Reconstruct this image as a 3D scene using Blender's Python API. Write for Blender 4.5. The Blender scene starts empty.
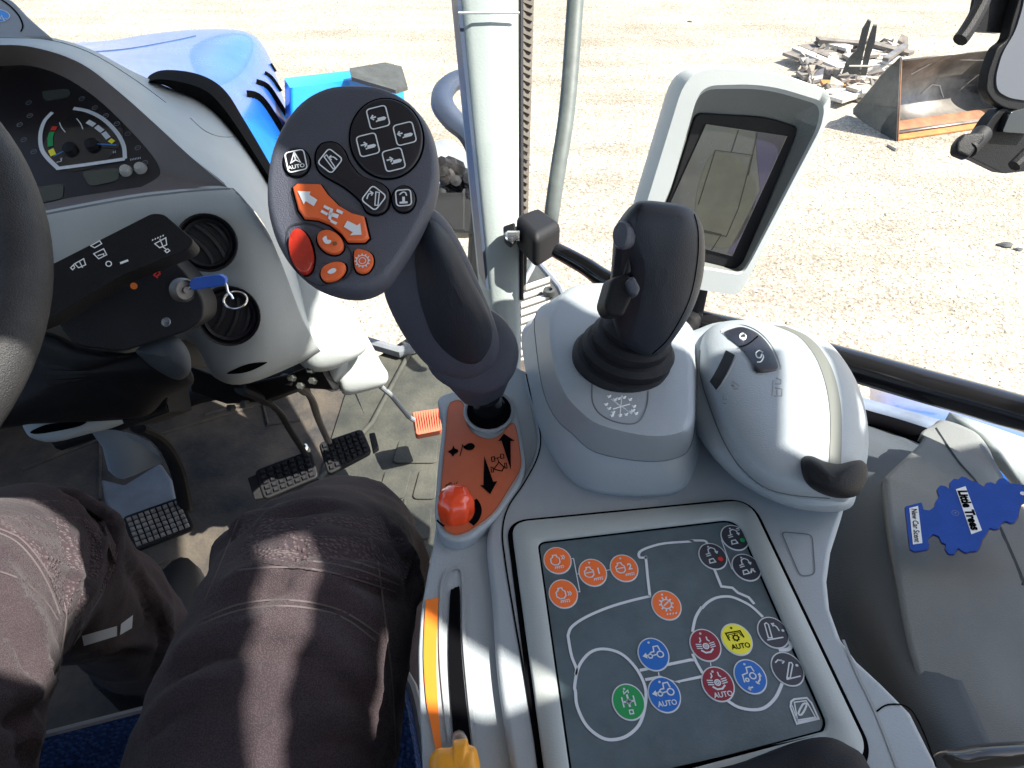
import bpy, bmesh, math, random
from mathutils import Vector, Matrix, noise
from mathutils.bvhtree import BVHTree
from mathutils.geometry import tessellate_polygon
random.seed(7)
R = math.radians
sc = bpy.context.scene
COL = sc.collection
# ------------------------------------------------------------------ camera, sky, sun, exposure
FPX, PITCH = 700.0, R(42)
EYE = Vector((0, 0, 1.05))
FW = Vector((0, math.cos(PITCH), -math.sin(PITCH)))
UPV = Vector((0, math.sin(PITCH), math.cos(PITCH)))
RT = Vector((1, 0, 0))
cd = bpy.data.cameras.new('camera'); cam = bpy.data.objects.new('camera', cd); COL.objects.link(cam)
cam.location = EYE; cam.rotation_euler = (math.pi/2 - PITCH, 0, 0)
cd.sensor_width = 36; cd.lens = 36*FPX/1024; cd.clip_start = 0.02; cd.clip_end = 2000
sc.camera = cam
SUN_EL, SUN_AZ = R(54), R(-5)          # azimuth measured from +X towards +Y
SDIR = Vector((math.cos(SUN_EL)*math.cos(SUN_AZ), math.cos(SUN_EL)*math.sin(SUN_AZ), math.sin(SUN_EL)))
w = bpy.data.worlds.new('World'); sc.world = w; w.use_nodes = True
nt = w.node_tree; nt.nodes.clear()
sky = nt.nodes.new('ShaderNodeTexSky'); sky.sky_type = 'NISHITA'; sky.sun_disc = False
sky.sun_elevation = SUN_EL; sky.sun_rotation = math.pi/2 - SUN_AZ; sky.dust_density = 2.0; sky.air_density = 1.0
bg = nt.nodes.new('ShaderNodeBackground'); bg.inputs['Strength'].default_value = 0.12
wo = nt.nodes.new('ShaderNodeOutputWorld')
nt.links.new(sky.outputs[0], bg.inputs[0]); nt.links.new(bg.outputs[0], wo.inputs[0])
sd = bpy.data.lights.new('sun', 'SUN'); sd.energy = 4.9; sd.angle = R(0.5); sd.color = (1, 0.95, 0.86)
so = bpy.data.objects.new('sun', sd); COL.objects.link(so); so.location = (3, 2, 6)
so.rotation_euler = SDIR.to_track_quat('Z', 'Y').to_euler()
sc.view_settings.view_transform = 'Standard'; sc.view_settings.look = 'None'
sc.view_settings.exposure = 1.52; sc.view_settings.gamma = 1; sc.view_settings.use_curve_mapping = False
sc.cycles.max_bounces = 10; sc.cycles.diffuse_bounces = 6; sc.cycles.glossy_bounces = 4
sc.cycles.transparent_max_bounces = 24; sc.cycles.sample_clamp_indirect = 6

# ------------------------------------------------------------------ helpers: points in the cab
GZ = -1.35                               # yard surface; the cab floor is z = 0
def ray(px, py): return FW + RT*((px-512)/FPX) + UPV*((384-py)/FPX)
def P(px, py, D): return EYE + ray(px, py)*D
def PZ(px, py, z):
    r = ray(px, py); return EYE + r*((z-EYE.z)/r.z)
class Fr:                                # a flat frame: origin, u, v, normal
    def __init__(s, a, b, c):            # three points: a origin, b along u, c roughly along v
        s.o = Vector(a); s.u = (Vector(b)-s.o).normalized()
        n = s.u.cross(Vector(c)-s.o).normalized(); s.n = n; s.v = n.cross(s.u)
    def at(s, x, y, h=0): return s.o + s.u*x + s.v*y + s.n*h
    def px(s, px, py, h=0):              # where the sight line through a pixel meets the frame
        r = ray(px, py); t = (s.o + s.n*h - EYE).dot(s.n)/r.dot(s.n); q = EYE + r*t - s.o
        return (q.dot(s.u), q.dot(s.v))
    def pts(s, l): return [s.px(*p) for p in l]
def smooth(l, n=6, closed=False):        # Catmull-Rom through any tuples
    m = len(l); out = []
    rng = range(m if closed else m-1)
    for i in rng:
        g = (lambda k: l[k % m]) if closed else (lambda k: l[max(0, min(m-1, k))])
        a, b, c, d = g(i-1), g(i), g(i+1), g(i+2)
        for j in range(n):
            t = j/n
            out.append(tuple(0.5*((2*b[k]) + (-a[k]+c[k])*t + (2*a[k]-5*b[k]+4*c[k]-d[k])*t*t + (-a[k]+3*b[k]-3*c[k]+d[k])*t**3) for k in range(len(b))))
    if not closed: out.append(tuple(l[-1]))
    return out
def rpoly(c, r, seg=6):                  # rounded polygon in 2D
    out = []; n = len(c)
    for i in range(n):
        p, a, b = Vector(c[i]), Vector(c[i-1]), Vector(c[(i+1) % n])
        rr = r[i] if isinstance(r, (list, tuple)) else r
        da, db = (a-p), (b-p); k = min(rr, da.length*.49, db.length*.49)
        s, e = p+da.normalized()*k, p+db.normalized()*k
        for j in range(seg+1):
            t = j/seg; out.append(tuple(s*(1-t)**2 + p*2*t*(1-t) + e*t*t))
    return out
def circ(x, y, r, n=28, ry=None, rot=0):
    ry = ry or r; c, s = math.cos(rot), math.sin(rot)
    return [(x + r*math.cos(a)*c - ry*math.sin(a)*s, y + r*math.cos(a)*s + ry*math.sin(a)*c) for a in [2*math.pi*i/n for i in range(n)]]
# ------------------------------------------------------------------ helpers: meshes
WPOS = {}
def glyphs(txt, bold=0.0):
    cu = bpy.data.curves.new('t', 'FONT'); cu.body = txt; cu.size = 1; cu.offset = bold; cu.resolution_u = 3
    cu.align_x = 'CENTER'; cu.align_y = 'CENTER'
    o = bpy.data.objects.new('t', cu); COL.objects.link(o)
    dg = bpy.context.evaluated_depsgraph_get(); me = bpy.data.meshes.new_from_object(o.evaluated_get(dg))
    v = [tuple(a.co) for a in me.vertices]; f = [tuple(p.vertices) for p in me.polygons]
    bpy.data.objects.remove(o); bpy.data.curves.remove(cu); bpy.data.meshes.remove(me)
    return v, f
class MB:
    def __init__(s): s.v = []; s.f = []; s.m = []
    def add(s, vs, fs, m=0):
        b = len(s.v); s.v += [Vector(v) for v in vs]
        for f in fs: s.f.append(tuple(b+i for i in f)); s.m.append(m)
        return s
    def grid(s, rows, m=0, cu=False, cv=False):
        nr, nc = len(rows), len(rows[0]); vs = [p for r in rows for p in r]; fs = []
        for i in range(nr if cv else nr-1):
            for j in range(nc if cu else nc-1):
                fs.append((i*nc+j, i*nc+(j+1) % nc, ((i+1) % nr)*nc+(j+1) % nc, ((i+1) % nr)*nc+j))
        return s.add(vs, fs, m)
    def loft(s, rings, m=0, cap=(True, True)):
        n = len(rings[0]); s.grid(rings, m, cu=True)
        if cap[0]: s.cap(rings[0], m)
        if cap[1]: s.cap(rings[-1], m)
        return s
    def cap(s, r, m=0):
        if len(r) > 12 or True:
            tri = tessellate_polygon([[Vector(p) for p in r]]); s.add(r, tri, m)
        return s
    def prism(s, pts, d, m=0, cap=(True, True)):
        d = Vector(d); a = [Vector(p) for p in pts]; b = [p+d for p in a]
        n = len(a); s.add(a+b, [tuple(range(n)), tuple(range(2*n-1, n-1, -1))] + [(i, (i+1) % n, n+(i+1) % n, n+i) for i in range(n)], m)
        return s
    def box(s, c, u, v, w, m=0):
        c, u, v, w = map(Vector, (c, u, v, w))
        return s.prism([c-u-v-w, c+u-v-w, c+u+v-w, c-u+v-w], w*2, m)
    def tube(s, path, r, m=0, n=12, cap=True, flat=1.0, up=None):
        path = [Vector(p) for p in path]; k = len(path); rings = []
        rr = r if isinstance(r, (list, tuple)) else [r]*k
        t0 = (path[1]-path[0]).normalized(); a = Vector(up) if up else (Vector((0, 0, 1)) if abs(t0.z) < .9 else Vector((1, 0, 0)))
        for i, p in enumerate(path):
            t = (path[min(i+1, k-1)]-path[max(i-1, 0)]).normalized()
            x = t.cross(a).normalized(); y = x.cross(t).normalized(); a = y
            rings.append([p + (x*math.cos(q) + y*math.sin(q)*flat)*rr[i] for q in [2*math.pi*j/n for j in range(n)]])
        return s.loft(rings, m, (cap, cap))
    def lathe(s, o, ax, prof, m=0, n=28, ref=None, sq=1.0):
        o, ax = Vector(o), Vector(ax).normalized(); ref = Vector(ref) if ref else (Vector((1, 0, 0)) if abs(ax.x) < .8 else Vector((0, 1, 0)))
        x = (ref - ax*ref.dot(ax)).normalized(); y = ax.cross(x)
        return s.loft([[o + ax*h + (x*math.cos(q) + y*math.sin(q)*sq)*max(r, 1e-5) for q in [2*math.pi*j/n for j in range(n)]] for r, h in prof], m)
    # flat artwork on a frame, a hair above it
    def poly(s, fr, pts, h, m=0): return s.cap([fr.at(x, y, h) for x, y in pts], m)
    def slab(s, fr, pts, h0, h1, m=0): return s.prism([fr.at(x, y, h0) for x, y in pts], fr.n*(h1-h0), m)
    def disc(s, fr, x, y, r, h, m=0, ry=None, rot=0, n=28): return s.poly(fr, circ(x, y, r, n, ry, rot), h, m)
    def stroke(s, fr, pts, w, h, m=0, closed=False):
        q = [Vector(p) for p in pts]; n = len(q); A = []; B = []
        for i in range(n):
            if closed: d1, d2 = q[i]-q[i-1], q[(i+1) % n]-q[i]
            else: d1 = q[i]-q[max(i-1, 0)] if i else q[1]-q[0]; d2 = q[min(i+1, n-1)]-q[i] if i < n-1 else d1
            d1 = d1.normalized() if d1.length else d2.normalized(); d2 = d2.normalized() if d2.length else d1
            t = (d1+d2); t = t.normalized() if t.length > 1e-6 else d1
            nn = Vector((-t.y, t.x)); k = w/2/max(.5, nn.dot(Vector((-d1.y, d1.x))))
            A.append(fr.at(*(q[i]+nn*k), h)); B.append(fr.at(*(q[i]-nn*k), h))
        return s.grid([A, B], m, cu=closed)
    def ring(s, fr, x, y, r, w, h, m=0, ry=None, rot=0): return s.stroke(fr, circ(x, y, r, 32, ry, rot), w, h, m, True)
    def text(s, fr, t, x, y, size, h, m=0, rot=0, bold=0.0, sx=1.0):
        v, f = glyphs(t, bold); c, sn = math.cos(rot), math.sin(rot)
        return s.add([fr.at(x+(a*sx*c-b*sn)*size, y+(a*sx*sn+b*c)*size, h) for a, b, _ in v], f, m)
    def build(s, name, mats, parent=None, bevel=0, seg=3, sub=0, solid=0, flat=False, ang=35, recalc=True, weld=False):
        me = bpy.data.meshes.new(name)
        c = sum(s.v, Vector())/len(s.v)
        me.from_pydata([v-c for v in s.v], [], s.f); me.polygons.foreach_set('material_index', s.m)
        for mt in (mats if isinstance(mats, (list, tuple)) else [mats]): me.materials.append(mt)
        bm = bmesh.new(); bm.from_mesh(me)
        if weld: bmesh.ops.remove_doubles(bm, verts=bm.verts, dist=1e-5)
        if recalc: bmesh.ops.recalc_face_normals(bm, faces=bm.faces)
        bm.to_mesh(me); bm.free()
        o = bpy.data.objects.new(name, me); COL.objects.link(o)
        WPOS[o.name] = c; o.location = c
        if parent: o.parent = parent; o.location = c - WPOS[parent.name]
        if not flat: me.polygons.foreach_set('use_smooth', [True]*len(me.polygons))
        if solid:
            md = o.modifiers.new('solid', 'SOLIDIFY'); md.thickness = solid; md.offset = -1
        if bevel:
            md = o.modifiers.new('bevel', 'BEVEL'); md.width = bevel; md.segments = seg; md.limit_method = 'ANGLE'; md.angle_limit = R(30)
            md.use_clamp_overlap = True
            wn = o.modifiers.new('wn', 'WEIGHTED_NORMAL'); wn.keep_sharp = False
        if sub:
            md = o.modifiers.new('sub', 'SUBSURF'); md.levels = md.render_levels = sub
        if not bevel and not sub and not flat: me.set_sharp_from_angle(angle=R(ang))
        return o
def inflate(mb, out, c, h, p=2.0, rings=9, m=0, back=None, bp=2.0):
    """Rounded body: closed outline of sight points with their own distances, swelling by h towards the eye and by back away from it."""
    def shell(hh, pp):
        rows = []
        for i in range(rings+1):
            s = math.sin(i/rings*math.pi/2); b = hh*(max(0, 1-s**pp))**(1/pp)
            rows.append([P(c[0]+(q[0]-c[0])*s, c[1]+(q[1]-c[1])*s, c[2]+(q[2]-c[2])*s - b) for q in out])
        return rows
    f = shell(h, p); f = [r for r in f[1:]]
    mb.cap(f[0], m); mb.grid(f, m, cu=True)
    if back: b = shell(-back, bp)[1:]; mb.cap(b[0], m); mb.grid(b, m, cu=True)
    return mb
def bvh(o):
    dg = bpy.context.evaluated_depsgraph_get(); e = o.evaluated_get(dg); me = e.to_mesh()
    wm = Matrix.Translation(WPOS[o.name])
    t = BVHTree.FromPolygons([wm @ v.co for v in me.vertices], [tuple(p.vertices) for p in me.polygons]); e.to_mesh_clear(); return t
def drape(t, px, py, off=.0006, D=None):
    r = ray(px, py).normalized(); h = t.ray_cast(EYE, r)
    return (h[0] - r*off) if h[0] else None
def drape_stroke(mb, t, pts, w, off=.0008, m=0, closed=False, n=4):
    """A thin mark lying on the surface below the given path."""
    q = smooth(pts, n, closed) if n > 1 else list(pts); L = []
    for p in q:
        d = drape(t, p[0], p[1], off)
        if d: L.append(d)
    if len(L) < 2: return mb
    A, B = [], []; k = len(L)
    for i in range(k):
        tn = (L[(i+1) % k]-L[i-1]) if closed else (L[min(i+1, k-1)]-L[max(i-1, 0)])
        s = tn.cross(EYE-L[i]).normalized()*w/2; A.append(L[i]+s); B.append(L[i]-s)
    return mb.grid([A, B], m, cu=closed)
def drape_poly(mb, t, rows, off=.001, m=0):
    """rows: list of (left point, right point) pixel pairs -> a patch of cloth or skin lying on the surface."""
    G = []; n_ = max(r[2] for r in rows)
    for a, b, n in rows:
        n = n_
        L = []
        for i in range(n+1):
            k = i/n; d = drape(t, a[0]+(b[0]-a[0])*k, a[1]+(b[1]-a[1])*k, off); L.append(d)
        if any(x is None for x in L): continue
        G.append(L)
    if len(G) > 1: mb.grid(G, m)
    return mb
def thing(name, loc, label, cat, group=None):
    o = bpy.data.objects.new(name, None); COL.objects.link(o); o.location = loc; o.empty_display_size = .05
    WPOS[o.name] = Vector(loc); return tag(o, label, cat, group)
def tag(o, label, cat, group=None):
    o['label'] = label; o['category'] = cat
    if group: o['group'] = group
    return o
# ------------------------------------------------------------------ materials
def mat(name, col, rough=.5, metal=0, bump=0, bscale=400, var=0, vscale=8, spec=.5, col2=None, emit=0, coat=0, wear=0):
    m = bpy.data.materials.new(name); m.use_nodes = True; t = m.node_tree; b = t.nodes['Principled BSDF']
    b.inputs['Base Color'].default_value = (*col, 1); b.inputs['Roughness'].default_value = rough; b.inputs['Metallic'].default_value = metal
    b.inputs['Specular IOR Level'].default_value = spec; b.inputs['Coat Weight'].default_value = coat
    if emit: b.inputs['Emission Color'].default_value = (*col, 1); b.inputs['Emission Strength'].default_value = emit
    g = t.nodes.new('ShaderNodeNewGeometry'); pos = g.outputs['Position']
    if var or col2:
        n = t.nodes.new('ShaderNodeTexNoise'); n.inputs['Scale'].default_value = vscale; n.inputs['Detail'].default_value = 8; n.inputs['Roughness'].default_value = .65
        t.links.new(pos, n.inputs['Vector'])
        r = t.nodes.new('ShaderNodeValToRGB'); r.color_ramp.elements[0].position = .35; r.color_ramp.elements[1].position = .68
        c2 = col2 or tuple(c*(1-var) for c in col)
        r.color_ramp.elements[0].color = (*c2, 1); r.color_ramp.elements[1].color = (*col, 1)
        t.links.new(n.outputs[0], r.inputs[0]); t.links.new(r.outputs[0], b.inputs['Base Color'])
        mr = t.nodes.new('ShaderNodeMapRange'); mr.inputs[3].default_value = min(1, rough+.12); mr.inputs[4].default_value = max(.02, rough-.05)
        t.links.new(n.outputs[0], mr.inputs[0]); t.links.new(mr.outputs[0], b.inputs['Roughness'])
    if bump:
        n2 = t.nodes.new('ShaderNodeTexNoise'); n2.inputs['Scale'].default_value = bscale; n2.inputs['Detail'].default_value = 3
        t.links.new(pos, n2.inputs['Vector'])
        bp = t.nodes.new('ShaderNodeBump'); bp.inputs['Strength'].default_value = bump; bp.inputs['Distance'].default_value = .001
        t.links.new(n2.outputs[0], bp.inputs['Height']); t.links.new(bp.outputs[0], b.inputs['Normal'])
    return m
M = {}
M['plastic'] = mat('light_grey_plastic', (.335, .372, .402), .42, bump=.25, bscale=900, var=.10, vscale=9)
M['plastic_dash'] = mat('dash_plastic', (.44, .475, .475), .5, bump=.3, bscale=800, var=.10, vscale=7)
M['plastic_mid'] = mat('mid_grey_plastic', (.30, .32, .33), .5, bump=.3, bscale=800, var=.12, vscale=7)
M['frame_pl'] = mat('pad_frame_plastic', (.36, .39, .385), .4, bump=.2, bscale=900, var=.06)
M['side'] = mat('side_trim_plastic', (.185, .195, .19), .6, bump=.6, bscale=1200, var=.12, vscale=6)
M['side_dark'] = mat('side_trim_dark', (.052, .062, .072), .6, bump=.5, bscale=1000, var=.12, vscale=6)
M['black'] = mat('black_plastic', (.011, .011, .013), .5, bump=.4, bscale=1200, var=.25, vscale=20)
M['black_soft'] = mat('black_soft_rubber', (.013, .013, .017), .55, bump=.5, bscale=1600, var=.2, vscale=15)
M['black_gloss'] = mat('black_gloss', (.012, .012, .014), .12, coat=.4, var=.2, vscale=12)
M['lever'] = mat('slate_blue_plastic', (.062, .068, .092), .42, bump=.5, bscale=1500, var=.12, vscale=14)
M['lever_grip'] = mat('dark_grip_rubber', (.015, .019, .030), .45, bump=.3, bscale=1500, var=.2, vscale=14)
M['btn'] = mat('black_button', (.010, .010, .016), .35, bump=.2, bscale=1500)
M['white'] = mat('white_print', (.78, .80, .80), .5)
M['grey_print'] = mat('grey_print', (.62, .66, .70), .5)
M['orange'] = mat('orange_plastic', (.72, .13, .035), .42, bump=.15, bscale=1200, var=.08)
M['orange_plate'] = mat('orange_decal_plate', (.55, .125, .05), .45, bump=.15, bscale=900, var=.15, vscale=25)
M['orange_bright'] = mat('bright_orange_knob', (.85, .075, .02), .18, coat=.5)
M['orange_btn'] = mat('orange_membrane', (.90, .17, .03), .4, var=.06, vscale=60)
M['amber'] = mat('amber_lever_plastic', (.80, .33, .02), .38, bump=.2, bscale=900, var=.12, vscale=30)
M['amber_strip'] = mat('amber_strip', (.85, .20, .02), .4)
M['red_lens'] = mat('red_lens', (.45, .028, .015), .12, coat=.6, var=.4, vscale=120)
M['pad'] = mat('slate_membrane', (.105, .145, .168), .30, col2=(.060, .088, .105), vscale=22, bump=.15, bscale=700)
M['blue_btn'] = mat('blue_membrane', (.01, .13, .48), .35); M['red_btn'] = mat('maroon_membrane', (.25, .012, .03), .35)
M['green_btn'] = mat('green_membrane', (.01, .28, .08), .35); M['yellow_btn'] = mat('yellow_membrane', (.85, .78, .04), .35)
M['dark_btn'] = mat('charcoal_membrane', (.03, .034, .05), .35); M['red_dot'] = mat('red_dot', (.6, .03, .02), .4)
M['blue_paint'] = mat('blue_tractor_paint', (.010, .105, .42), .25, coat=.35, var=.2, vscale=6)
M['blue_paint_m'] = mat('blue_bracket_paint', (.015, .20, .62), .3, coat=.5, var=.3, vscale=10)
M['blue_bright'] = mat('bright_blue_paint', (.01, .28, .80), .3, coat=.5, var=.15, vscale=10)
M['grey_metal'] = mat('grey_painted_metal', (.23, .25, .27), .45, var=.3, vscale=12, bump=.3, bscale=200)
M['handle'] = mat('blue_grey_handle', (.040, .060, .105), .4, var=.2)
M['pillar'] = mat('pale_pillar_trim', (.33, .375, .37), .5, var=.10, vscale=5, bump=.3, bscale=300)
M['rod'] = mat('green_grey_rod', (.11, .13, .125), .5, var=.3, vscale=30)
M['chrome'] = mat('bright_metal', (.75, .75, .76), .2, metal=1)
M['steel'] = mat('worn_steel', (.33, .30, .27), .42, metal=.6, var=.55, vscale=6, bump=.5, bscale=60)
M['rust'] = mat('rusty_steel', (.33, .13, .05), .7, var=.5, vscale=9, bump=.5, bscale=80)
M['rubber_orange'] = mat('orange_rubber', (.50, .115, .06), .6)
M['band'] = mat('olive_grey_band', (.115, .12, .105), .5)
M['rust_orange'] = mat('orange_cutting_edge', (.50, .20, .05), .6, var=.4, vscale=9, bump=.5, bscale=80)
M['dark_steel'] = mat('dark_dirty_steel', (.055, .06, .055), .6, var=.5, vscale=18, bump=.6, bscale=100)
M['wood'] = mat('weathered_boards', (.40, .34, .28), .8, var=.4, vscale=14, bump=.5, bscale=90)
M['pale'] = mat('pale_dusty_sheet', (.62, .58, .52), .8, var=.3, vscale=14)
M['floor'] = mat('dirty_floor_mat', (.115, .092, .068), .8, col2=(.030, .029, .030), vscale=9, bump=1.0, bscale=160)
M['floor2'] = mat('dusty_rubber_tile', (.075, .074, .058), .8, col2=(.028, .030, .027), vscale=9, bump=1.0, bscale=160)
for k in ('black', 'black_soft'): M[k].node_tree.nodes['Principled BSDF'].inputs['Specular IOR Level'].default_value = .25
M['wheel'] = mat('dusty_wheel_rubber', (.030, .029, .030), .5, col2=(.016, .016, .018), vscale=30, bump=1.0, bscale=900)
M['handle2'] = mat('dusty_blue_grey_sill', (.16, .20, .27), .5, var=.35, vscale=30)
M['mon'] = mat('monitor_frame_plastic', (.50, .53, .53), .45, bump=.2, bscale=900, var=.06)
M['seamc'] = mat('seam_shadow_grey', (.12, .135, .15), .8)
M['foam'] = mat('black_foam_edge', (.007, .007, .008), .95, spec=.08, bump=.8, bscale=500)
M['gap'] = mat('dark_gap', (.004, .004, .005), 1, spec=0)
M['brown_in'] = mat('hood_liner', (.16, .14, .135), .7, bump=.6, bscale=900, var=.15)
M['cluster'] = mat('cluster_face', (.013, .011, .014), .3, var=.3, vscale=20)
M['screen_d'] = mat('display_off', (.055, .065, .055), .2)
M['needle'] = mat('blue_needle', (.03, .2, .6), .4)
M['blue_key'] = mat('blue_key_plastic', (.005, .085, .48), .35)
M['tree_blue'] = mat('blue_card', (.006, .065, .36), .75, bump=.3, bscale=900, var=.15, vscale=60)
M['card_edge'] = mat('card_edge', (.16, .11, .09), .9)
M['stitch'] = mat('thread', (.085, .07, .072), .9)
M['scrap_dark'] = mat('dusty_scrap_steel', (.20, .175, .15), .8, var=.5, vscale=10, bump=.5, bscale=90)
M['stud'] = mat('worn_stud_rubber', (.26, .25, .24), .7, var=.5, vscale=40)
M['reflect'] = mat('reflective_tape', (.55, .60, .68), .35)
M['seat_grey'] = mat('seat_piping', (.30, .31, .34), .8, bump=.6, bscale=900)
M['glass_cap'] = mat('clear_knob', (.36, .36, .34), .15)
def nodes(name, rough=.8):
    m = bpy.data.materials.new(name); m.use_nodes = True; t = m.node_tree; return m, t, t.nodes['Principled BSDF']
def N(t, k, **kw):
    n = t.nodes.new(k)
    for a, b in kw.items():
        if a.startswith('i_'): n.inputs[a[2:].replace('_', ' ')].default_value = b
        else: setattr(n, a, b)
    return n
# gravel yard
m, t, b = nodes('gravel_ground'); g = N(t, 'ShaderNodeNewGeometry')
n1 = N(t, 'ShaderNodeTexNoise', i_Scale=1.1, i_Detail=6); n2 = N(t, 'ShaderNodeTexNoise', i_Scale=55, i_Detail=4, i_Roughness=.8)
v1 = N(t, 'ShaderNodeTexVoronoi', i_Scale=60); v2 = N(t, 'ShaderNodeTexVoronoi', i_Scale=75)
mp = N(t, 'ShaderNodeMapping'); mp.inputs['Rotation'].default_value = (0, 0, R(12)); mp.inputs['Scale'].default_value = (.25, 2.6, 1)
n3 = N(t, 'ShaderNodeTexNoise', i_Scale=1.3, i_Detail=7, i_Roughness=.7)
for q in (n1, n2, v1, v2): t.links.new(g.outputs['Position'], q.inputs['Vector'])
t.links.new(g.outputs['Position'], mp.inputs['Vector']); t.links.new(mp.outputs[0], n3.inputs['Vector'])
r1 = N(t, 'ShaderNodeValToRGB'); e = r1.color_ramp.elements; e[0].position = .35; e[0].color = (.31, .265, .20, 1); e[1].position = .65; e[1].color = (.40, .35, .275, 1)
t.links.new(n1.outputs[0], r1.inputs[0])
r2 = N(t, 'ShaderNodeValToRGB'); e = r2.color_ramp.elements; e[0].position = .38; e[0].color = (.36, .35, .34, 1); e[1].position = .47; e[1].color = (1, 1, 1, 1)
t.links.new(n2.outputs[0], r2.inputs[0])
mx = N(t, 'ShaderNodeMix', data_type='RGBA', blend_type='MULTIPLY'); mx.inputs['Factor'].default_value = .85
t.links.new(r1.outputs[0], mx.inputs['A']); t.links.new(r2.outputs[0], mx.inputs['B'])
r3 = N(t, 'ShaderNodeValToRGB'); e = r3.color_ramp.elements; e[0].position = .38; e[0].color = (.76, .72, .66, 1); e[1].position = .6; e[1].color = (1, 1, 1, 1)
t.links.new(n3.outputs[0], r3.inputs[0])
mx2 = N(t, 'ShaderNodeMix', data_type='RGBA', blend_type='MULTIPLY'); mx2.inputs['Factor'].default_value = .8
t.links.new(mx.outputs['Result'], mx2.inputs['A']); t.links.new(r3.outputs[0], mx2.inputs['B'])
sepc = N(t, 'ShaderNodeMix', data_type='RGBA', blend_type='OVERLAY'); sepc.inputs['Factor'].default_value = .42
bw = N(t, 'ShaderNodeRGBToBW'); t.links.new(v1.outputs['Color'], bw.inputs[0]); t.links.new(mx2.outputs['Result'], sepc.inputs['A']); t.links.new(bw.outputs[0], sepc.inputs['B'])
hs = N(t, 'ShaderNodeHueSaturation'); hs.inputs['Saturation'].default_value = .8; t.links.new(sepc.outputs['Result'], hs.inputs['Color'])
t.links.new(hs.outputs[0], b.inputs['Base Color']); b.inputs['Roughness'].default_value = .95; b.inputs['Specular IOR Level'].default_value = .15
bp = N(t, 'ShaderNodeBump', i_Strength=.6, i_Distance=.008); bp2 = N(t, 'ShaderNodeBump', i_Strength=.6, i_Distance=.006)
t.links.new(v1.outputs['Distance'], bp.inputs['Height']); t.links.new(n2.outputs[0], bp2.inputs['Height']); t.links.new(bp.outputs[0], bp2.inputs['Normal']); t.links.new(bp2.outputs[0], b.inputs['Normal'])
M['ground'] = m
M['stone'] = mat('gravel_stone', (.50, .44, .36), .95, var=.5, vscale=3)
# woven cloths
def cloth(name, c1, c2, scale, bstr=1.0, vs=7):
    m, t, b = nodes(name); g = N(t, 'ShaderNodeNewGeometry')
    wv = N(t, 'ShaderNodeTexVoronoi', i_Scale=scale); n = N(t, 'ShaderNodeTexNoise', i_Scale=vs, i_Detail=8)
    t.links.new(g.outputs['Position'], wv.inputs['Vector']); t.links.new(g.outputs['Position'], n.inputs['Vector'])
    r = N(t, 'ShaderNodeValToRGB'); e = r.color_ramp.elements; e[0].color = (*c1, 1); e[1].color = (*c2, 1); e[0].position = .3; e[1].position = .7
    t.links.new(n.outputs[0], r.inputs[0])
    m2 = N(t, 'ShaderNodeMix', data_type='RGBA', blend_type='MULTIPLY'); m2.inputs['Factor'].default_value = .6
    rr = N(t, 'ShaderNodeValToRGB'); e = rr.color_ramp.elements; e[0].color = (1, 1, 1, 1); e[1].color = (.3, .3, .3, 1); e[0].position = .25; e[1].position = .6
    t.links.new(wv.outputs['Distance'], rr.inputs[0]); t.links.new(r.outputs[0], m2.inputs['A']); t.links.new(rr.outputs[0], m2.inputs['B'])
    t.links.new(m2.outputs['Result'], b.inputs['Base Color']); b.inputs['Roughness'].default_value = .92; b.inputs['Specular IOR Level'].default_value = .15
    b.inputs['Sheen Weight'].default_value = .08; b.inputs['Sheen Roughness'].default_value = .5
    bp = N(t, 'ShaderNodeBump', i_Strength=bstr, i_Distance=.0015); t.links.new(rr.outputs[0], bp.inputs['Height'])
    n5 = N(t, 'ShaderNodeTexNoise', i_Scale=15, i_Detail=4, i_Roughness=.5, i_Distortion=.6); t.links.new(g.outputs['Position'], n5.inputs['Vector'])
    b5 = N(t, 'ShaderNodeBump', i_Strength=.45, i_Distance=.012); t.links.new(n5.outputs[0], b5.inputs['Height']); t.links.new(b5.outputs[0], bp.inputs['Normal'])
    t.links.new(bp.outputs[0], b.inputs['Normal']); return m
M['trouser'] = cloth('trouser_canvas', (.032, .024, .031), (.070, .052, .058), 1100, .4)
M['kneepad'] = cloth('stretch_knee_fabric', (.046, .032, .040), (.092, .063, .070), 330, 1.2)
M['seat'] = cloth('blue_seat_fabric', (.010, .035, .14), (.015, .055, .20), 260, 1.0)
# window glass: mostly clear, a little mirror
m = bpy.data.materials.new('window_glass'); m.use_nodes = True; t = m.node_tree; t.nodes.clear()
o_ = N(t, 'ShaderNodeOutputMaterial'); tr = N(t, 'ShaderNodeBsdfTransparent'); tr.inputs[0].default_value = (.95, .965, .955, 1)
gl = N(t, 'ShaderNodeBsdfGlossy'); gl.inputs['Roughness'].default_value = .02; mixs = N(t, 'ShaderNodeMixShader')
mixs.inputs[0].default_value = .035; t.links.new(tr.outputs[0], mixs.inputs[1]); t.links.new(gl.outputs[0], mixs.inputs[2]); t.links.new(mixs.outputs[0], o_.inputs[0])
M['glass'] = m
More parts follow.
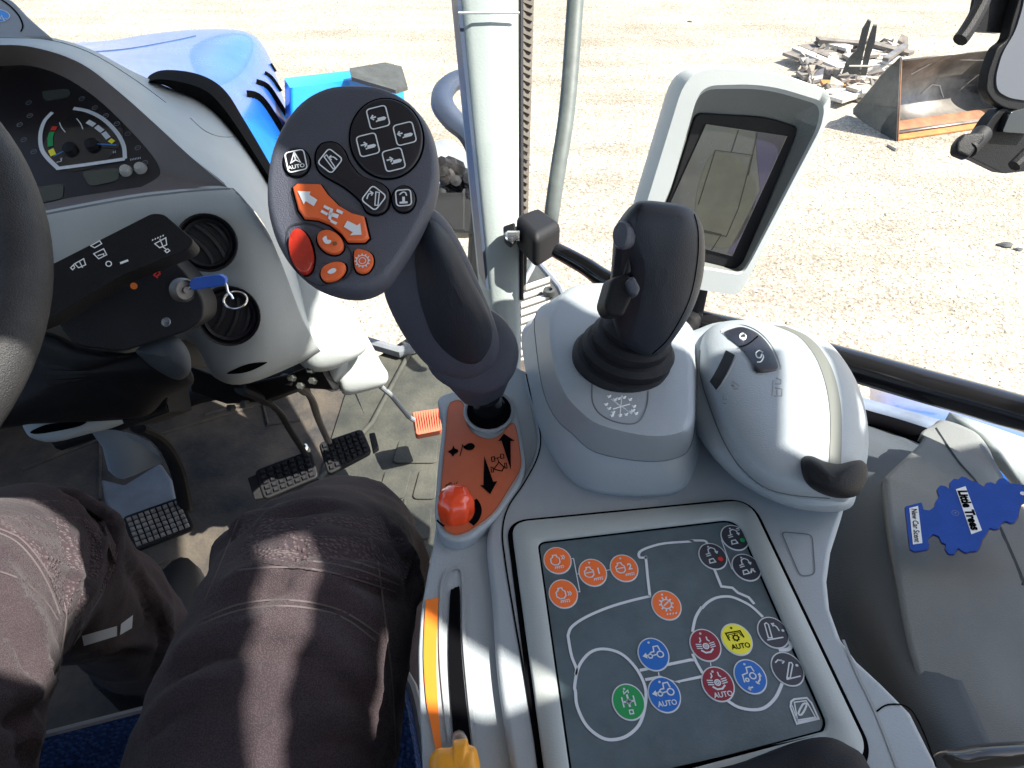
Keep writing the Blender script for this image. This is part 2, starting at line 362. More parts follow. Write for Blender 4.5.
# ================================================================== the yard
g = MB(); S_ = 150
g.grid([[Vector((-S_, -S_, GZ)), Vector((S_, -S_, GZ))], [Vector((-S_, S_*2, GZ)), Vector((S_, S_*2, GZ))]])
go = g.build('ground', M['ground']); go['kind'] = 'structure'
rk = MB(); rs = random.Random(3)
for i in range(9000):
    y = .9 + 9*rs.random()**1.3; x = rs.uniform(-.7, .95)*(y+1.2)
    s = rs.uniform(.003, .009)*(1.6 if rs.random() < .06 else 1); a = rs.random()*6.3
    c = Vector((x, y, GZ+s*.25)); k = rs.uniform(.5, .9)
    p = [c+Vector((math.cos(a+q*1.57)*s*rs.uniform(.7, 1.2), math.sin(a+q*1.57)*s*rs.uniform(.6, 1.1), 0)) for q in range(4)] + [c+Vector((0, 0, s*k)), c-Vector((0, 0, s*.4))]
    rk.add(p, [(0, 1, 4), (1, 2, 4), (2, 3, 4), (3, 0, 4)])
o = rk.build('loose_gravel', M['stone'], flat=True); tag(o, 'small loose stones scattered over the pale gravel yard', 'gravel'); o['kind'] = 'stuff'

# ================================================================== tractor: cab shell, hood
tractor = thing('tractor', (-.45, .3, 0), 'blue tractor around the driver, seen from its cab with glass, pillar, floor and hood', 'tractor')
FWD = Vector((-.375, .927, 0)); LAT = Vector((.927, .375, 0)); ZU = Vector((0, 0, 1))
# floor
fz = Fr((-1.2, -.8, 0), (1, -.8, 0), (-1.2, 1, 0))
fl = MB(); fl.slab(fz, [(-.3, -.2), (1.95, -.2), (1.62, 1.75), (1.23, 2.05), (.6, 2.0), (-.3, 1.75)], -.05, 0)
fl.build('floor', M['floor'], tractor)
# rubber mat with recessed tiles on the right
ft = MB(); zq = .006
def fpx(l, z=zq): return [PZ(x, y, z) for x, y in l]
ft.prism(fpx([(352, 372), (412, 335), (520, 350), (480, 640), (360, 660), (352, 560), (318, 480)]), (0, 0, -.005), 0)
tiles = [[(404, 508), (432, 508), (430, 540), (400, 540)], [(400, 546), (432, 546), (430, 584), (397, 584)], [(398, 590), (430, 590), (428, 630), (396, 630)],
         [(388, 505), (399, 507), (392, 545), (372, 540)], [(420, 470), (437, 470), (436, 500), (412, 500)], [(400, 440), (438, 440), (437, 464), (392, 464)], [(386, 470), (412, 470), (404, 500), (378, 497)]]
tf = Fr((0, 0, zq), (1, 0, zq), (0, 1, zq))
for q in tiles: ft.slab(tf, rpoly([tf.px(*p) for p in q], .012, 4), 0, .004, 0)
ft.tube([PZ(318, 480, .01), PZ(372, 423, .01), PZ(410, 352, .012)], .006, 0, 8); ft.tube([PZ(405, 500, .01), PZ(395, 600, .01)], .004, 0, 8)
ft.build('floor_mat', M['floor2'], tractor, bevel=.0015, seg=2)
# raised ridges in the main mat
rg = MB()
for l in ([(50, 458), (110, 430)], [(60, 600), (170, 560)], [(205, 415), (262, 400), (268, 425), (300, 420)], [(140, 440), (262, 404)], [(22, 470), (100, 440), (100, 500)]):
    rg.tube([PZ(x, y, .001) for x, y in l], .004, 0, 8)
rg.build('floor_rib', M['floor'], tractor)
# front bulkhead and lower front glass beside it
bk = MB()
bk.grid([[PZ(-200, 470, -.02), PZ(60, 400, -.02), PZ(290, 352, -.02), PZ(352, 340, -.02)], [P(-200, 300, 1.25), P(60, 280, 1.35), P(250, 260, 1.38), P(300, 255, 1.38)]])
bk.build('bulkhead', M['black'], tractor, solid=.02)
# strip of floor edge and sill by the right front corner
sl = MB()
sl.tube([PZ(352, 338, .02), PZ(400, 352, .02), PZ(455, 335, .02), PZ(500, 330, .02)], .014, 0, 10)
sl.build('floor_sill', M['grey_metal'], tractor)
# pillar
pb = MB()
def pil(off):  # pillar section at each height
    return [P(458+off[0], -420, 1.02), P(460, 0, .99), P(490, 290, .97), P(507, 420, .96)]
L = [P(446, -420, 1.06), P(461, 0, 1.0), P(489, 290, .98), P(504, 430, .97)]
Rr = [P(517, -420, 1.06), P(518.5, 0, 1.0), P(520, 290, .98), P(521, 430, .97)]
back = Vector((-.02, .07, 0))
rings = []
for a, b in zip(L, Rr):
    mid = (a+b)/2 - FW*.006
    rings.append([a, a*.85+b*.15-FW*.005, mid, a*.15+b*.85-FW*.005, b, b+back, a+back])
pb.loft(rings, 0)
pil_o = pb.build('pillar', M['pillar'], tractor, ang=50)
pe = MB()
for (x0, x1) in ((457, 461),):
    pe.prism([P(444, -420, 1.055), P(457, 0, 1.0), P(486.5, 290, .98), P(489, 290, .98), P(461, 0, 1.0), P(448, -420, 1.055)], back*.6)
pe.build('pillar_edge', M['handle'], pil_o)
ps = MB(); ps.tube([P(520.5, -420, 1.05), P(521, 0, 1.0), P(521.5, 300, .98)], .0032, 0, 8)
ps.build('door_seal', M['black_soft'], pil_o)
pt = MB()     # ribbed rubber strip
for i in range(90):
    k = i/89; y = -420+k*690; D = 1.06-.075*k; x = 528 - max(0, (y))*(6/300); wd = 4.6 - 2.6*max(0, y)/300
    a = P(x-wd, y, D); b = P(x+wd, y+3.5, D); c_ = P(x+wd, y+7, D); d_ = P(x-wd, y+3.5, D)
    pt.prism([a, b, c_, d_], FW*.004)
pt.prism([P(520, -420, 1.068), P(533, -420, 1.068), P(534, 0, 1.015), P(526, 290, .99), P(522, 290, .99), P(523, 0, 1.015)], FW*.01)
pt.build('ribbed_strip', M['scrap_dark'], pil_o)
pj = MB(); pj.box(P(489, 13, .982), RT*.043, UPV*.0009, FW*.002); pj.build('trim_joint', M['grey_print'], pil_o)
# outside rod (mirror stay)
rd = MB(); q = smooth([(584, -300, 1.35), (578, -60, 1.3), (574, 20, 1.3), (567, 110, 1.3), (558, 170, 1.3), (552, 212, 1.31), (551, 222, 1.32)], 5)
rd.tube([P(*p) for p in q], [.0165-.003*i/len(q) for i in range(len(q))], 0, 12, flat=.7)
rd.build('mirror_stay', M['rod'], tractor)
# grab handle outside the windscreen
gh = MB(); q = smooth([(500, 72, 1.40), (474, 76, 1.4), (453, 82, 1.38), (443, 93, 1.36), (443, 106, 1.34), (454, 121, 1.33), (468, 133, 1.33), (478, 155, 1.35), (485, 200, 1.38)], 5)
gh.tube([P(*p) for p in q], .022, 0, 10, flat=.8)
gh.build('grab_handle', M['handle'], tractor, bevel=0)
# step grating outside, by the door
st = MB()
s0 = Fr(PZ(520, 350, -.42), PZ(575, 350, -.42), PZ(520, 270, -.42))
quad = [(519, 262), (533, 258), (556, 282), (565, 300), (556, 350), (519, 395)]
st.slab(s0, s0.pts(quad), -.02, 0, 0)
for i in range(14):
    y = 290+i*8; st.stroke(s0, s0.pts([(522, y), (552-.05*i, y-11)]), .012, .003, 0)
    st.slab(s0, s0.pts([(521, y-2), (550, y-12), (550, y-8), (521, y+2)]), 0, .008, 2)
st.tube([PZ(519, 262, -.42), PZ(533, 256, -.42), PZ(560, 288, -.42), PZ(566, 302, -.42), PZ(556, 352, -.42)], .012, 1, 8)
st.lathe(PZ(549, 294, -.41), (0, 0, 1), [(.022, 0), (.022, .02), (.012, .022), (.008, .01)], 0, 16)
st.tube([PZ(520, 290, -.38), PZ(532, 268, -.38), PZ(534, 262, -.38)], .010, 1, 8)
st.build('step_grating', [M['dark_steel'], M['grey_metal'], M['pale']], tractor)
# curved grab rail along the right window
rl = MB(); q = smooth([(556, 250, .93), (585, 266, .915), (612, 283, .90), (690, 318, .86), (745, 333, .84), (800, 350, .80), (900, 379, .74), (1024, 414, .68), (1180, 462, .60), (1400, 540, .5)], 6)
rl.tube([P(*p) for p in q], [.0105+.0072*min(1, i/34) for i in range(len(q))], 0, 14)
rail = rl.build('grab_rail', M['black_gloss'], tractor)
r2 = MB()
r2.grid([[P(*p) for p in smooth(r_, 5)] for r_ in ([(840, 404, .875), (866, 412, .868), (895, 420, .848), (930, 431, .82)], [(840, 418, .86), (867, 425, .855), (895, 434, .835), (925, 446, .81)])])
r2.build('window_seal', M['gap'], tractor, solid=.004)
# painted outer sill and blue mudguard past it
o1 = MB()
o1.grid([[P(*p) for p in smooth(r_, 5)] for r_ in ([(838, 388, .90), (862, 397, .90), (900, 408, .875), (941, 420, .85), (965, 427, .84)], [(838, 402, .875), (865, 411, .87), (895, 419.5, .85), (924, 429, .822), (965, 443, .80)])])
o1.build('outer_sill', M['handle2'], tractor, solid=.006)
o2 = MB()
rowsB = []
for k, (dy, D) in enumerate(((-2, 1.5), (4, 1.3), (14, 1.1), (34, .98), (70, .93))):
    rowsB.append([P(x, y + dy, D*s) for x, y, s in ((870, 388, 1.04), (900, 390, 1.0), (950, 398, .98), (1010, 410, .96), (1080, 430, .94), (1200, 470, .9))])
o2.grid(rowsB); o2.build('rear_mudguard', M['blue_paint'], tractor, solid=.01)
o3 = MB()    # pale painted ledge, sunlit, with a dark slot
o3.grid([[P(x, y, D) for x, y, D in l] for l in (
    [(945, 420, .80), (984, 433, .78), (1040, 452, .75), (1200, 510, .66)],
    [(955, 428, .785), (990, 448, .765), (1040, 484, .725), (1200, 560, .62)],
    [(975, 442, .765), (1000, 470, .74), (1040, 520, .70), (1200, 640, .58)])])
o3.build('window_ledge', M['pillar'], tractor, solid=.012)
o4 = MB(); o4.tube([P(984, 440, .772), P(1000, 447, .765)], .0055, 0, 8); o4.build('ledge_slot', M['gap'], tractor)
# hood
hd = MB()
near = [(-140, 60, 1.5), (-40, 62, 1.5), (60, 66, 1.48), (120, 76, 1.46), (165, 92, 1.45), (205, 112, 1.45), (232, 142, 1.47), (262, 190, 1.52), (300, 255, 1.6)]
mid = [(-90, 50, 2.0), (10, 52, 2.0), (80, 53, 2.0), (128, 56, 1.98), (176, 62, 1.95), (222, 72, 1.93), (250, 100, 1.95), (275, 150, 2.0), (300, 205, 2.05)]
m2_ = [(-40, 44, 2.5), (40, 46, 2.5), (98, 45, 2.5), (140, 41, 2.45), (190, 37, 2.4), (241, 36, 2.38), (264, 58, 2.4), (283, 110, 2.45), (300, 160, 2.5)]
far = [(-20, 42, 2.7), (60, 43, 2.7), (110, 40, 2.7), (155, 33, 2.66), (205, 29, 2.62), (245, 33, 2.6), (267, 54, 2.62), (285, 104, 2.66), (300, 148, 2.7)]
fr2 = [(0, 46, 2.8), (70, 47, 2.8), (115, 45, 2.8), (160, 40, 2.76), (207, 40, 2.72), (240, 50, 2.7), (262, 80, 2.7), (280, 118, 2.74), (298, 158, 2.78)]
rows = [smooth(r, 4) for r in (near, mid, m2_, far, fr2)]
rows = list(zip(*[smooth(list(c), 5) for c in zip(*rows)]))
hd.grid([[P(*p) for p in r] for r in rows])
hood = hd.build('hood', M['blue_paint'], tractor, solid=.01, ang=60)
tb = bvh(hood); hv = MB()
for l, w_ in (([(247, 97), (257, 99), (268, 112), (286, 142)], .035), ([(256, 84), (266, 88), (276, 102), (292, 128)], .030), ([(264, 74), (271, 79), (280, 92), (292, 110)], .022), ([(270, 64), (275, 72)], .016)):
    drape_stroke(hv, tb, l, w_, .002)
hv.build('hood_vent', M['gap'], hood, recalc=False)
hs_ = MB(); drape_stroke(hs_, tb, [(60, 54), (120, 50), (168, 42), (196, 36)], .005, .002); hs_.build('hood_seam', M['handle'], hood, recalc=False)
# loader bracket beside the hood
lb = MB()
lb.loft([[P(x, y, D) for x, y, D in l] for l in (
    [(284, 78, 2.3), (345, 71, 2.35), (398, 66, 2.4), (404, 72, 2.4), (350, 80, 2.3), (290, 88, 2.2)],
    [(286, 150, 2.5), (345, 165, 2.5), (404, 150, 2.55), (408, 130, 2.45), (350, 160, 2.4), (292, 175, 2.3)])], 0)
lbo = lb.build('loader_bracket', M['blue_bright'], tractor, bevel=.012)
lt = MB(); lt.prism([P(x, y, D) for x, y, D in [(350, 72, 2.28), (385, 66, 2.36), (402, 70, 2.36), (408, 90, 2.3), (396, 94, 2.2), (352, 81, 2.2)]], (0, 0, .012))
lt.build('bracket_top', M['dark_steel'], lbo)
# grey fender and hose cluster low in the right front
gf = MB(); q = smooth([(428, 150, 1.9), (436, 142, 1.95), (450, 139, 2.0), (464, 150, 2.0), (474, 175, 1.95), (480, 215, 1.9), (470, 235, 1.85), (440, 215, 1.8), (428, 185, 1.85)], 4, True)
inflate(gf, q, (452, 185, 1.9), .08, back=.1); gf.build('front_fender', M['grey_metal'], tractor)
hc = MB(); rh = random.Random(5)
for i in range(16):
    x = 436+rh.random()*36; y = 172+rh.random()*30; D = 1.55+rh.random()*.12
    hc.tube([P(x, y, D), P(x+rh.uniform(-8, 8), y+rh.uniform(6, 14), D-.03), P(x+rh.uniform(-6, 10), y+rh.uniform(18, 34), D)], .012, rh.choice((0, 0, 1)), 8)
for i in range(8):
    hc.lathe(P(438+rh.random()*34, 168+rh.random()*40, 1.55), (rh.uniform(-1, 1), -.6, .5), [(.02, 0), (.02, .04), (.012, .045), (.012, .07), (.002, .072)], rh.choice((0, 1, 2)), 8)
hc.build('hose_cluster', [M['black'], M['handle'], M['black_soft']], tractor)
vb = MB(); vb.box(P(445, 216, 1.5), RT*.045, UPV*.04, FW*.04); vb.box(P(464, 219, 1.5), RT*.028, UPV*.035, FW*.03)
vb.tube([P(438, 235, 1.5), P(440, 300, 1.55)], .008, 0, 8); vb.tube([P(460, 180, 1.56), P(478, 230, 1.5), P(474, 300, 1.55)], .02, 0, 8)
vb.build('valve_box', M['black'], tractor, bevel=.004)
# glass panes
def ax(x, y, z): return Vector((x, y, z))
wp = smooth([(-.03, .93), (-.25, 1.18), (-.55, 1.30), (-.95, 1.28), (-1.35, 1.0)], 6)
wg = MB(); wg.grid([[ax(x, y, .55) for x, y in wp], [ax(x+.02, y-.05, 1.53) for x, y in wp]]); wg.build('windscreen', M['glass'], tractor)
wg = MB(); wg.grid([[ax(-.03, .96, .02), ax(-.24, 1.12, .02)], [ax(-.03, .935, .55), ax(-.25, 1.18, .545)]]); wg.build('lower_glass', M['glass'], tractor)
sg = smooth([(.0, .955), (.22, .80), (.45, .63), (.62, .42), (.70, .1), (.70, -.5)], 5)
wg = MB(); wg.grid([[ax(x, y, .60) for x, y in sg], [ax(x, y, 1.53) for x, y in sg]]); wg.build('side_glass', M['glass'], tractor)
# rear and left structure (behind / beside the eye)
rw = MB()
rw.prism([ax(.72, -.5, .0), ax(.60, -.9, 0), ax(-.9, -.95, 0), ax(-.9, -.92, 0), ax(.58, -.86, 0), ax(.68, -.5, 0)], (0, 0, .75))
for x, y in ((.66, -.62), (-.95, -.85), (-1.32, .3), (-1.38, .98)): rw.box((x, y, .78), (.03, 0, 0), (0, .035, 0), (0, 0, .78))
rw.prism([ax(-1.30, 1.0, .0), ax(-1.36, 1.0, 0), ax(-1.30, -.8, 0), ax(-.95, -.92, 0), ax(-.93, -.88, 0), ax(-1.25, -.76, 0)], (0, 0, .55))
rw.build('rear_frame', M['plastic_mid'], tractor)

# ================================================================== unseen roof; outline and added openings shaped to place sun patches and shade
RZ = 1.55
def up(px, py, D=None, z=None):          # where the sun ray to a spot in the cab crosses the roof
    p = P(px, py, D) if D else PZ(px, py, z); k = (RZ-p.z)/SDIR.z; return p + SDIR*k
ROOF = [(.38, 1.45), (.46, 1.05), (.50, .72), (.60, .47), (.66, .40), (.74, .345), (.80, .34), (.90, .37), (1.28, .44), (1.30, -.6), (.6, -1.1), (-1.1, -1.1), (-1.5, 1.1), (-1.0, 1.45)]  # outline bent so its shade covers the console, far parts stay lit
rf = MB(); rf.prism([ax(x, y, RZ) for x, y in ROOF], (0, 0, .03))
roof = rf.build('roof', M['plastic_mid'], tractor, recalc=True, flat=True)
def sun_opening(pts):  # added opening, cut along the sun direction to throw one patch
    c = MB(); c.prism([p - SDIR*.2 for p in pts], SDIR*.5); co = c.build('cut', M['plastic_mid'], flat=True)
    md = roof.modifiers.new('b', 'BOOLEAN'); md.operation = 'DIFFERENCE'; md.solver = 'EXACT'; md.object = co; return co
cuts = []
SUN_OPENINGS = [[up(x, y, z=.72) for x, y in ((771, 322), (792, 320), (815, 336), (829, 360), (833, 400), (832, 462), (806, 466), (773, 452))],
           [up(x, y, z=.70) for x, y in ((843, 402), (866, 421), (846, 442))],
           [up(x, y, z=.66) for x, y in ((422, 603), (460, 628), (500, 652), (562, 692), (500, 714), (462, 704), (422, 700))],
           [up(x, y, z=.56) for x, y in ((-80, 500), (40, 478), (104, 508), (114, 548), (84, 590), (66, 640), (50, 684), (-80, 690))],
           [up(x, y, z=.655) for x, y in ((262, 540), (312, 525), (316, 560), (312, 612), (296, 668), (290, 700), (302, 800), (262, 800), (250, 690), (252, 620))]]
cuts = [sun_opening(h) for h in SUN_OPENINGS]
if cuts:
    dg = bpy.context.evaluated_depsgraph_get(); me = bpy.data.meshes.new_from_object(roof.evaluated_get(dg))
    roof.modifiers.clear(); roof.data = me
    for c in cuts: bpy.data.objects.remove(c)
# ================================================================== dashboard
dash = thing('dashboard', P(120, 240, .95), 'pale grey curved dashboard with instrument hood and round air vents', 'dashboard')
Cc = [(-80, 52, .86), (0, 45, .86), (41, 49, .86), (82, 64, .86), (118, 91, .855), (153, 122, .85), (191, 157, .835), (227, 187, .82), (252, 208, .82), (270, 236, .84), (286, 275, .88), (302, 318, .93), (318, 350, .96)]
S0 = [(-80, 42, .98), (0, 35, .98), (48, 37, .99), (90, 49, 1.0), (130, 70, 1.02), (165, 86, 1.035), (200, 100, 1.045), (226, 122, 1.055), (252, 155, 1.06), (280, 205, 1.07), (308, 280, 1.08), (326, 325, 1.09), (338, 350, 1.09)]
def mixp(a, b, k, out=0): return tuple(a[i]*(1-k)+b[i]*k for i in range(2)) + (a[2]*(1-k)+b[2]*k - out,)
db = MB()
rows = []
for k, o in ((0, 0), (.06, .006), (.3, .006), (.7, .0), (1, 0)): rows.append([P(*p) for p in smooth([mixp(a, b, k, o) for a, b in zip(Cc, S0)], 5)])
rows.append([p - ZU*.05 + FW*.04 for p in rows[-1]]); rows.append([p - ZU*.10 + FW*.06 for p in rows[-1]])
db.grid(rows)
# fascia
F = [[(-80, 236, .80), (44, 211, .81), (130, 195, .82), (182, 189, .825), (227, 187, .82), (252, 208, .82)],
     [(-80, 246, .797), (44, 219, .806), (130, 203, .817), (184, 197, .822), (232, 198, .819), (257, 216, .822)],
     [(-80, 275, .80), (60, 262, .82), (140, 242, .835), (196, 232, .835), (240, 225, .83), (270, 236, .84)],
     [(-80, 320, .84), (80, 310, .85), (150, 300, .86), (203, 290, .87), (250, 285, .865), (286, 275, .88)],
     [(-80, 360, .88), (100, 340, .89), (175, 320, .90), (212, 336, .90), (262, 340, .905), (302, 318, .93)],
     [(-80, 376, .90), (110, 350, .91), (184, 334, .92), (213, 368, .925), (250, 376, .93), (318, 347, .955)],
     [(-80, 380, .94), (112, 356, .95), (186, 340, .95), (214, 377, .95), (250, 383, .955), (322, 353, .98)]]
F = [smooth(r, 5) for r in F]; F = list(zip(*[smooth(list(c), 4) for c in zip(*F)]))
db.grid([[P(*p) for p in r] for r in F])
dbo = db.build('body', M['plastic_dash'], dash, ang=50)
K = [(-80, 70, .95), (0, 66, .94), (31, 66, .94), (62, 76, .93), (95, 97, .91), (127, 127, .89), (152, 155, .87), (160, 170, .86), (157, 178, .853), (141, 187, .85)]
C2 = [(-80, 52, .86), (0, 45, .86), (41, 49, .86), (82, 64, .86), (118, 91, .855), (153, 122, .85), (191, 157, .835), (227, 187, .82), (200, 188, .822), (182, 189, .825)]
hb = MB()
hb.grid([[P(*p) for p in smooth([mixp(a, b, k) for a, b in zip(K, C2)], 5)] for k in (0, .3, .6, .9, 1)])
hb.grid([[P(*p) for p in smooth(l, 5)] for l in ([(-80, 228, .83), (42, 204, .845), (73, 197, .85), (141, 187, .85)], [(-80, 236, .80), (44, 211, .81), (130, 195, .82), (182, 189, .825)])])
hb.build('instrument_hood', M['brown_in'], dash, ang=50)
sm = MB(); tb = bvh(dbo)
drape_stroke(sm, tb, [(46, 214), (130, 198.5), (184, 192), (226, 189), (236, 192), (256, 216), (272, 242)], .0022, .0006, n=8)
drape_stroke(sm, tb, [(190, 118), (205, 131), (222, 137), (242, 136)], .0016, .0006, n=8)
drape_stroke(sm, tb, [(0, 38), (48, 40), (90, 53), (132, 78), (166, 103)], .0018, .0006, n=6)
sm.build('panel_seam', M['grey_metal'], dash, recalc=False)
# cluster
cf = Fr(P(42, 205, .846), P(157, 182, .853), P(62, 76, .932))
ci = MB(); pts = cf.pts(smooth([(-80, 72), (0, 66), (31, 66), (62, 76), (95, 97), (127, 127), (152, 155), (160, 170), (157, 178), (141, 187)], 4) + [(73, 197), (42, 205), (-80, 230)])
ci.slab(cf, pts, -.02, .0)
cl = ci.build('instrument_cluster', M['cluster'], dash)
ga = MB(); W, RD, GR, YE, NB, BK = range(6)
arc = smooth([(53, 113), (45, 122), (41, 135), (42, 148.5), (47.6, 158), (58.7, 169)], 6) + [(88.6, 165), (125.5, 159.5)]
ga.stroke(cf, cf.pts(arc), .0052, .0012, W)
ga.stroke(cf, cf.pts(smooth([(125.5, 159.5), (124, 146), (117, 133), (104, 120), (88.6, 112), (74, 109)], 6)), .0052, .0012, W)
ga.disc(cf, *cf.px(84, 140), .050, .0005, BK)
ga.stroke(cf, cf.pts([(55.5, 127), (53.5, 131)]), .007, .0012, RD); ga.stroke(cf, cf.pts([(52.5, 132.5), (50.8, 138), (51, 147)]), .007, .0012, GR)
ga.stroke(cf, cf.pts([(51.3, 150), (54, 156)]), .007, .0012, YE)
for a in ([(88, 122), (95, 126)], [(96.5, 127), (103, 132)], [(104, 133), (109, 139)]): ga.stroke(cf, cf.pts(a), .0065, .0012, W)
ga.stroke(cf, cf.pts([(110, 140.5), (114, 143)]), .006, .0012, YE)
ga.stroke(cf, cf.pts([(55.5, 158.5), (68, 152)]), .0016, .004, NB); ga.stroke(cf, cf.pts([(97, 146), (118, 147.2)]), .0016, .004, NB)
ga.stroke(cf, cf.pts(smooth([(60, 123), (62, 128), (66, 133)], 3)), .0012, .0012, W); ga.stroke(cf, cf.pts(smooth([(77, 119), (81, 124), (83.5, 130)], 3)), .0012, .0012, W)
for x, y, tx in ((62, 160, 'F'), (115, 153, 'H'), (60, 118, ''), (89, 158, '')):
    if tx: ga.text(cf, tx, *cf.px(x, y), .006, .0013, W)
ga.stroke(cf, cf.pts([(57, 163), (62, 162), (62, 160)]), .0008, .0013, W)
for i in range(7): ga.stroke(cf, cf.pts([(131+i*1.6, 159.5-i*.3), (131.4+i*1.6, 161.3-i*.3)]), .0007, .0013, W)
ga.build('gauge', [M['grey_print'], M['red_dot'], M['green_btn'], M['yellow_btn'], M['needle'], M['black_gloss']], cl, recalc=False)
hub = MB()
for x, y in ((71, 150), (93, 146)): hub.lathe(cf.at(*cf.px(x, y), 0), cf.n, [(.009, 0), (.008, .006), (.001, .007)], 0, 20)
hub.build('needle_hub', M['black'], cl)
for l, r_ in (([(82, 172), (120, 168), (119, 181), (90, 187)], .008), ([(42, 92), (70, 89), (71, 97), (45, 101)], .006), ([(20, 190), (64, 184), (63, 199), (22, 207)], .006)):  # third outline is a sun patch, painted as a lighter slab
    s = MB(); s.slab(cf, rpoly(cf.pts(l), r_), 0, .0012); s.build('display_and_sun_patch', M['screen_d'], cl)
kb = MB()
for x, y in ((127, 172), (141.5, 169.5)): kb.lathe(cf.at(*cf.px(x, y), 0), cf.n, [(.0075, 0), (.0075, .004), (.0055, .0075), (.003, .006), (.001, .006)], 0, 22)
kb.build('reset_knob', M['glass_cap'], cl)
# warning lamp icons, dim
wi = MB()
for x, y in ((20, 125), (30, 116), (24, 140), (95, 108), (106, 116), (117, 124), (128, 134), (138, 148), (145, 163), (82, 99), (29, 103), (34, 152)):
    a, b_ = cf.px(x, y); wi.stroke(cf, circ(a, b_, .0035, 10), .0007, .0006, 0, True); wi.stroke(cf, [(a-.002, b_), (a+.002, b_+.001)], .0007, .0006, 0)
wi.build('warning_lamp', M['grey_metal'], cl, recalc=False)
# pod on top left with round emblem
pd = MB(); pf = Fr(P(-60, 36, .95), P(45, 35, .96), P(-20, -30, 1.03))
pd.slab(pf, pf.pts(smooth([(-90, 40), (-90, -50), (-30, -22), (0, -4), (12, 0), (30, 18), (52, 37)], 5)), -.06, 0)
pod = pd.build('dash_pod', M['plastic_mid'], dash, bevel=.004)
pe_ = MB(); pe_.stroke(pf, pf.pts(smooth([(0, -1), (10, 6), (19, 16), (23, 26), (21, 32)], 6)), .0022, .0006, 0)
pe_.poly(pf, circ(*pf.px(-7, 16), .024, 32, .015, -.3), .0006, 1); pe_.stroke(pf, circ(*pf.px(-7, 16), .024, 32, .015, -.3), .0012, .0008, 2, True)
pe_.stroke(pf, pf.pts([(-1, 23), (2, 16), (5, 22)]), .0014, .001, 2); pe_.stroke(pf, pf.pts([(-1, 20), (8, 19)]), .0012, .001, 2)
pe_.build('pod_badge', [M['gap'], M['blue_bright'], M['grey_print']], pod, recalc=False)
# black rubber edge between dash and windscreen
vs = MB(); l = smooth([(146, 82, 1.06), (150, 75, 1.05), (164, 70, 1.05), (190, 72, 1.06), (212, 80, 1.07), (228, 94, 1.08), (243, 118, 1.08), (262, 150, 1.08), (282, 186, 1.08), (306, 235, 1.1)], 6)
l2 = smooth([(148, 84, 1.03), (160, 84, 1.02), (175, 90, 1.02), (192, 97, 1.03), (206, 106, 1.04), (219, 122, 1.05), (232, 137, 1.05), (250, 162, 1.05), (270, 192, 1.06), (294, 240, 1.07)], 6)
vs.grid([[P(a[0], a[1], a[2]) for a in l], [P(a[0]*.5+b[0]*.5, a[1]*.5+b[1]*.5, min(a[2], b[2])-.02) for a, b in zip(l, l2)], [P(*b) for b in l2], [P(b[0], b[1], b[2]+.05) for b in l2], [P(a[0], a[1], a[2]+.04) for a in l]], cv=True)
vs.build('rubber_visor', M['foam'], dash, ang=80)
sc_ = MB(); sc_.lathe(P(232.5, 139, 1.035), (UPV*.3-FW).normalized(), [(.0045, -.01), (.0045, .003), (.003, .004), (.001, .002)], 0, 12); sc_.build('screw', M['grey_metal'], dash)
# vents
def vent(cx, cy, D, rx, ang, idx):
    f = Fr(P(cx, cy, D), P(cx+20, cy-5, D+.006), P(cx-3, cy-20, D-.004)); r = rx/FPX*D
    v = MB(); v.lathe(f.o, f.n, [(r*.90, -.035), (r*.90, .001), (r*.93, .005), (r*.985, .006), (r, .003), (r, -.004)], 0, 36)
    v.lathe(f.o, f.n, [(.001, -.03), (r*.9, -.03)], 1, 36)
    vo = v.build('air_vent', [M['black'], M['gap']], dash)
    b = MB(); b.lathe(f.o, f.n, [(r*.86, -.02), (r*.86, -.001), (r*.80, .003), (r*.72, 0), (r*.72, -.02)], 0, 36); b.build('vent_ring', M['black_soft'], vo)
    b = MB(); c, s = math.cos(ang), math.sin(ang); n = 2
    for k in (-.38, .05, .42):
        x0 = r*k; L = math.sqrt(max(0, (r*.74)**2-x0*x0)); q = [(x0 + .14*r*(1-(t*t)), L*t) for t in (-1, -.6, -.2, .2, .6, 1)]
        q = [(x*c-y*s, x*s+y*c) for x, y in q]
        b.grid([[f.at(x, y, -.001) for x, y in q], [f.at(x+.004*c, y+.004*s, -.002) for x, y in q], [f.at(x+.012*c, y+.012*s, -.022) for x, y in q], [f.at(x+.009*c, y+.009*s, -.022) for x, y in q]], cv=True)
    b.build('louvre', M['black'], vo)
vent(207, 243, .815, 29, R(25), 0); vent(229, 316, .862, 30, R(-32), 1)
# slot lens and lower lobe of the dash
so_ = MB(); tb = bvh(dbo)
sp = MB(); drape_poly(sp, tb, [((227+40*k/12, 373-11*k/12-3.2*math.sin(3.14159*k/12)), (227+40*k/12, 374-11*k/12+3.6*math.sin(3.14159*k/12)), 3) for k in range(13)], .001); sp.build('dash_slot', M['gap'], dash, recalc=False)
lo = MB(); q = smooth([(300, 262, 1.0), (316, 270, 1.0), (333, 290, 1.0), (350, 315, 1.01), (362, 332, 1.02), (367, 348, 1.03), (352, 360, 1.01), (327, 371, 1.0), (305, 368, .99), (285, 340, .99), (285, 300, .99)], 4, True)
inflate(lo, q, (325, 325, 1.0), .035, 2.4, back=.05); lo.build('lower_lobe', M['plastic_dash'], dash)
lo = MB(); q = smooth([(300, 300, 1.07), (335, 300, 1.08), (360, 325, 1.09), (381, 362, 1.10), (388, 374, 1.11), (385, 384, 1.10), (368, 391, 1.09), (345, 395, 1.08), (338, 384, 1.07), (326, 376, 1.06)], 4, True)
